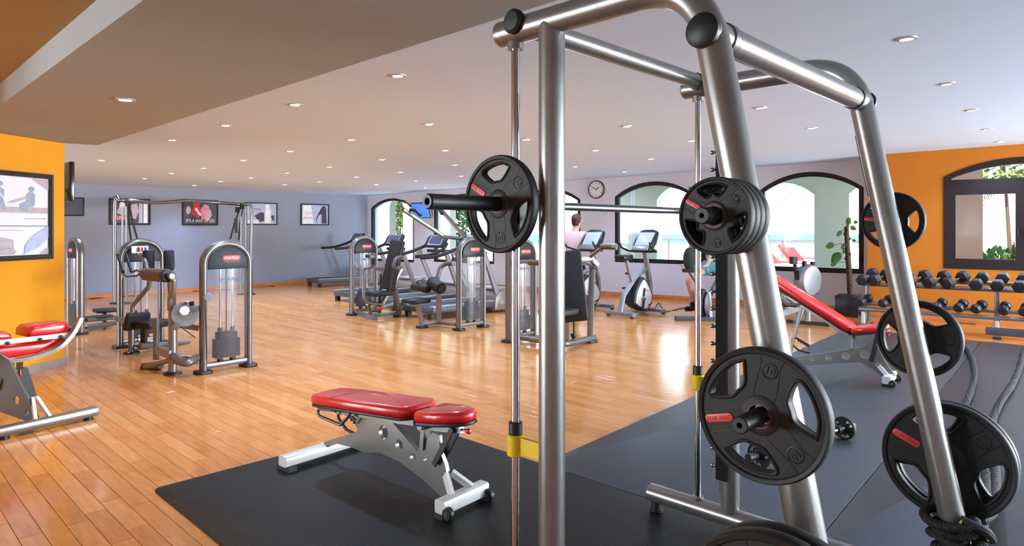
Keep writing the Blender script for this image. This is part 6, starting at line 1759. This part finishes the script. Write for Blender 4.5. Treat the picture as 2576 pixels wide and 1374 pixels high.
GP = 'dark-framed sports pictures on the blue-grey wall'
_, art, words = framed('picture', 'dark-framed picture with red lettering behind the cable frame, leftmost on the blue-grey wall', 'picture', W_back, 275, 379, 500, 566, 0.03, 0.03, m_frame, m_pdark, GP)
art('figure', [(-.7, -.1), (-.5, .75), (-.3, .8), (-.1, .2), (-.3, -.4)], m_pgrey); art('figure', B_(-.42, .55, .14, .3), m_pwhite); art('figure', [(0, -.5), (.05, .6), (.35, .75), (.45, .1), (.3, -.6)], m_pgrey)
art('light_panel', Q_(.45, -.95, .66, .9), m_plav); art('light_panel', Q_(.70, -.95, .92, .9), m_pwhite); art('red_band', [(-.95, -.72), (-.1, -.72), (-.1, -.35), (-.95, -.3)], m_pred)
words('PUSH', -.52, -.54, 0.2, m_pwhite, 0.32)
_, art, words = framed('picture', 'dark-framed picture of people in red with white words beneath, second on the blue-grey wall', 'picture', W_back, 459, 549, 503, 567, 0.03, 0.03, m_frame, m_pdark, GP)
art('figure', [(-.55, -.1), (-.4, .8), (-.1, .9), (.0, .2), (-.1, -.5), (-.35, -.3)], m_pred); art('figure', B_(-.25, .75, .2, .25), m_pred); art('figure', [(.05, -.6), (.0, .3), (.25, .75), (.5, .6), (.65, -.1), (.4, -.5)], m_ppink)
art('figure', [(-.35, .3), (-.25, .45), (.05, -.2), (-.05, -.3)], m_pwhite); art('figure', [(.3, -.6), (.4, .1), (.6, .3), (.7, -.2), (.5, -.7)], m_pgrey); art('figure', B_(-.72, .2, .14, .35), m_pgrey)
words("IT'S A WAY OF LIFE", 0, -.74, 0.19, m_pwhite, 0.86)
_, art, words = framed('picture', 'pale framed picture of a crouching athlete behind the right post of the cable frame', 'picture', W_back, 619, 698, 510, 566, 0.03, 0.025, m_frame, m_plav, GP)
art('light_panel', [(.2, -.95), (.25, .9), (.5, .95), (.6, .3), (.62, -.95)], m_pwhite); art('figure', [(-.5, -.2), (-.1, .15), (.15, .1), (.15, -.7), (-.2, -.8)], m_pdark); art('figure', [(.62, -.2), (.85, -.1), (.85, -.7), (.7, -.6)], m_pdark); art('ground', Q_(-.95, -.95, -.2, -.6), m_pwhite)
words('TRAIN', -.35, .45, 0.14, m_pred, 0.3)
_, art, words = framed('picture', 'pale framed picture with a standing athlete at its right side, nearest the far corner', 'picture', W_back, 757, 828, 513, 567, 0.03, 0.03, m_frame, m_plav, GP)
art('light_panel', [(-.95, -.95), (-.9, .9), (-.3, .95), (-.2, 0), (-.1, -.95)], m_pwhite); art('figure', [(.3, -.1), (.4, .5), (.6, .95), (.85, .8), (.9, -.95), (.5, -.95), (.5, .1)], m_pdark); art('figure', [(.08, -.95), (.2, -.3), (.42, .3), (.36, .4), (.1, -.3)], m_pdark)
words('LIFT', -.5, .1, 0.2, m_ppink, 0.26); words('MORE', -.5, -.4, 0.2, m_ppink, 0.34)
# big poster on the yellow pier
W_pier = Wall(pier_b[:2], pier_a[:2], (0, 5))
tp1 = W_pier.t_px(134, 0.03); dpz = W_pier.at(tp1, 0, 0.03)
zt = EYE - (440 - CY)/FOC*dpz.y; zb_ = EYE - (651 - CY)/FOC*dpz.y
pw_ = 1.35
c = W_pier.at(tp1 - pw_/2, (zt + zb_)/2, 0.001); rt = W_pier.w
ps = thing('framed_poster', 'large pale poster in a dark iron frame on the yellow pier at far left', 'poster', (c.x, c.y, c.z), atan2(rt.y, rt.x))
w, h, bw = pw_, zt - zb_, 0.05
mb = MB(); mb.holed([(-w/2, -h/2), (w/2, -h/2), (w/2, h/2), (-w/2, h/2)], [[(-w/2+bw, -h/2+bw), (-w/2+bw, h/2-bw), (w/2-bw, h/2-bw), (w/2-bw, -h/2+bw)]], c, rt, UP, W_pier.n, 0.035); fr_ = mb.build('frame', m_iron, ps)
mb = MB()
for s in (-1, 1):
    mb.tube([c + W_pier.n*0.036 + rt*(s*(w/2 - bw*0.5)) - UP*(h/2 - 0.02), c + W_pier.n*0.036 + rt*(s*(w/2 - bw*0.5)) + UP*(h/2 - 0.02)], 0.012, 8)
    mb.tube([c + W_pier.n*0.036 - rt*(w/2 - 0.02) + UP*(s*(h/2 - bw*0.5)), c + W_pier.n*0.036 + rt*(w/2 - 0.02) + UP*(s*(h/2 - bw*0.5))], 0.012, 8)
mb.build('frame_bead', m_iron, fr_)
mb = MB(); mb.prism([(-w/2+bw, -h/2+bw), (w/2-bw, -h/2+bw), (w/2-bw, h/2-bw), (-w/2+bw, h/2-bw)], c, rt, UP, W_pier.n, 0.014); pr = mb.build('print', m_paper, ps)
ai = [0]
def part_(nm, pts, mt):
    """Print drawn in metres from the poster's right inner edge (x leftwards is negative) and its top (z down)."""
    ai[0] += 1
    o_ = c + rt*(w/2 - bw) + UP*(h/2 - bw) + W_pier.n*(0.0142 + 0.0005*ai[0])
    m_ = MB(); m_.prism(pts, o_, rt, UP, W_pier.n, 0.0005); m_.build(nm, mt, pr, sharp=10)
K = 0.0019 * 1.0
hI = h - 2*bw
def pp(pts): return [((x - 122)/122.0*0.80, -(y - 446)/198.0*hI) for x, y in pts]   # in the photograph's own pixels of the print
part_('floor_band', pp([(0, 522), (122, 522), (122, 537), (0, 537)]), m_pgrey)
part_('figure', pp([(14, 490), (20, 476), (32, 468), (38, 474), (46, 480), (46, 498), (42, 494), (38, 486), (36, 492), (44, 500), (46, 512), (50, 530), (42, 530), (38, 514), (28, 503), (25, 518), (24, 534), (19, 534), (18, 512)]), m_pblue)
part_('figure', pp(B_(38, 466, 6, 7)), m_pblue)
part_('figure', pp([(86, 484), (92, 480), (98, 488), (98, 512), (96, 520), (86, 522), (84, 534), (78, 534), (72, 528), (70, 514), (82, 506), (82, 492)]), m_pblue)
part_('figure', pp(B_(92, 475, 5.5, 7)), m_pblue)
part_('figure', pp([(84, 494), (82, 502), (60, 512), (50, 514), (58, 506)]), m_pgrey)
part_('blue_rule', pp([(0, 568), (122, 568), (122, 572), (0, 572)]), m_pblue)
part_('folded_towels', pp([(-60, 590), (-10, 588), (42, 598), (60, 604), (62, 628), (66, 634), (61, 642), (-60, 642)]), m_pgrey)
part_('towel_fold', pp([(-60, 606), (58, 612), (60, 617), (-60, 612)]), m_plav)
part_('towel_fold', pp([(-60, 626), (58, 624), (60, 628), (-60, 632)]), m_pblue)
part_('shadow_shape', pp([(118, 572), (122, 572), (122, 600), (104, 626), (78, 642), (80, 618), (94, 594)]), m_plav)
part_('corner', pp([(92, 448), (122, 448), (122, 476)]), m_pgrey)
part_('corner', pp([(104, 643), (122, 626), (122, 643)]), m_pgrey)
part_('small_print', pp([(80, 550), (118, 549), (118, 552), (80, 553)]), m_plav)
part_('small_print', pp([(2, 579), (78, 580), (78, 582), (2, 581)]), m_plav)
# televisions
tv = thing('television', 'wall television turned edge-on, sticking out beyond the yellow pier', 'television', P(176, 458, 7.4), R(150))
a, b = P(188, 458, 7.30), P(150, 462, 7.75)
dr = (b - a); dr.z = 0; wv = dr.length; dr.normalize(); nv = UP.cross(dr); 
mb = MB(); mb.pad(rrect(wv, 0.44, 0.01), (a + b)/2 - UP*0.0, dr, UP, nv, 0.05, 0.01); bd = mb.build('casing', m_tvbrown, tv)
mb = MB(); mb.bar((a+b)/2 + dr*0.1, (a+b)/2 + dr*0.1 - nv*-0.05 + dr*0.4, 0.05, 0.05); mb.build('wall_arm', m_black, tv)
tv2 = thing('television', 'black television lower down, behind the pier by the blue-grey wall', 'television', P(178, 520, 12.6), R(47))
mb = MB(); mb.pad(rrect(0.66, 0.36, 0.01), P(163, 520, 12.6), V((cos(R(20)), sin(R(20)), 0)), UP, V((sin(R(20)), -cos(R(20)), 0)), 0.05, 0.01); mb.build('casing', m_tv, tv2)
mb = MB(); mb.bar(P(168, 520, 12.65), W_back.at(W_back.t_px(172), P(168, 520, 12.65).z), 0.06, 0.06); mb.build('wall_arm', m_black, tv2)
mb = MB(); mb.pad(rrect(0.62, 0.32, 0.006), P(163, 520, 12.6) + V((sin(R(20)), -cos(R(20)), 0))*0.05, V((cos(R(20)), sin(R(20)), 0)), UP, V((sin(R(20)), -cos(R(20)), 0)), 0.004, 0.001); mb.build('screen', m_screen, tv2)
tq = P(1058, 530, 17.0)
tv3 = thing('television', 'television showing a bright blue picture between the two corner windows', 'television', tq, R(-20))
ex = V((0.88, -0.48, 0)).normalized(); ez = V((-0.42, -0.80, -0.30)).normalized(); ey = ez.cross(ex).normalized(); ez = ex.cross(ey)
mb = MB(); mb.pad(rrect(0.56, 0.42, 0.02), tq - ez*0.05, ex, ey, ez, 0.05, 0.012); cs_ = mb.build('casing', m_tv, tv3)
mb = MB(); mb.pad(rrect(0.52, 0.38, 0.006), tq, ex, ey, ez, 0.004, 0.001); mb.build('screen', m_tvblue, cs_)
wt = W_win.t_px(1066); mb = MB(); mb.bar(tq - ez*0.05, W_win.at(wt, tq.z + 0.05), 0.06, 0.06); mb.build('wall_arm', m_black, tv3)
# clock
ct = W_win.t_px(1501); cc = W_win.at(ct, W_win.z_px(1501, 477), 0.0)
ck = thing('wall_clock', 'round wall clock with thin dark rim between two arched windows', 'clock', (cc.x, cc.y, cc.z), atan2(W_win.w.y, W_win.w.x))
n_ = W_win.n
mb = MB(); mb.lathe([(0, 0.001), (0.185, 0.001), (0.185, 0.022), (0, 0.022)], cc, n_, 36); mb.build('dial', m_clock, ck)
mb = MB(); mb.lathe([(0.178, 0.001), (0.200, 0.001), (0.200, 0.03), (0.192, 0.038), (0.178, 0.034)], cc, n_, 36, closed=True); mb.build('rim', m_iron, ck)
for nm, a, L, w_ in (('hour_hand', R(52), 0.085, 0.014), ('minute_hand', R(-60), 0.13, 0.010)):
    dv = W_win.w*sin(a) + UP*cos(a); mb = MB(); mb.bar(cc + n_*0.027 - dv*0.02, cc + n_*0.027 + dv*L, w_, 0.004, up=n_); mb.build(nm, m_black, ck)
for k in range(12):
    a = R(30*k); dv = W_win.w*sin(a) + UP*cos(a); mb = MB(); mb.bar(cc + n_*0.023 + dv*0.135, cc + n_*0.023 + dv*0.165, 0.012, 0.003, up=n_); mb.build('hour_mark', m_greytx, ck)
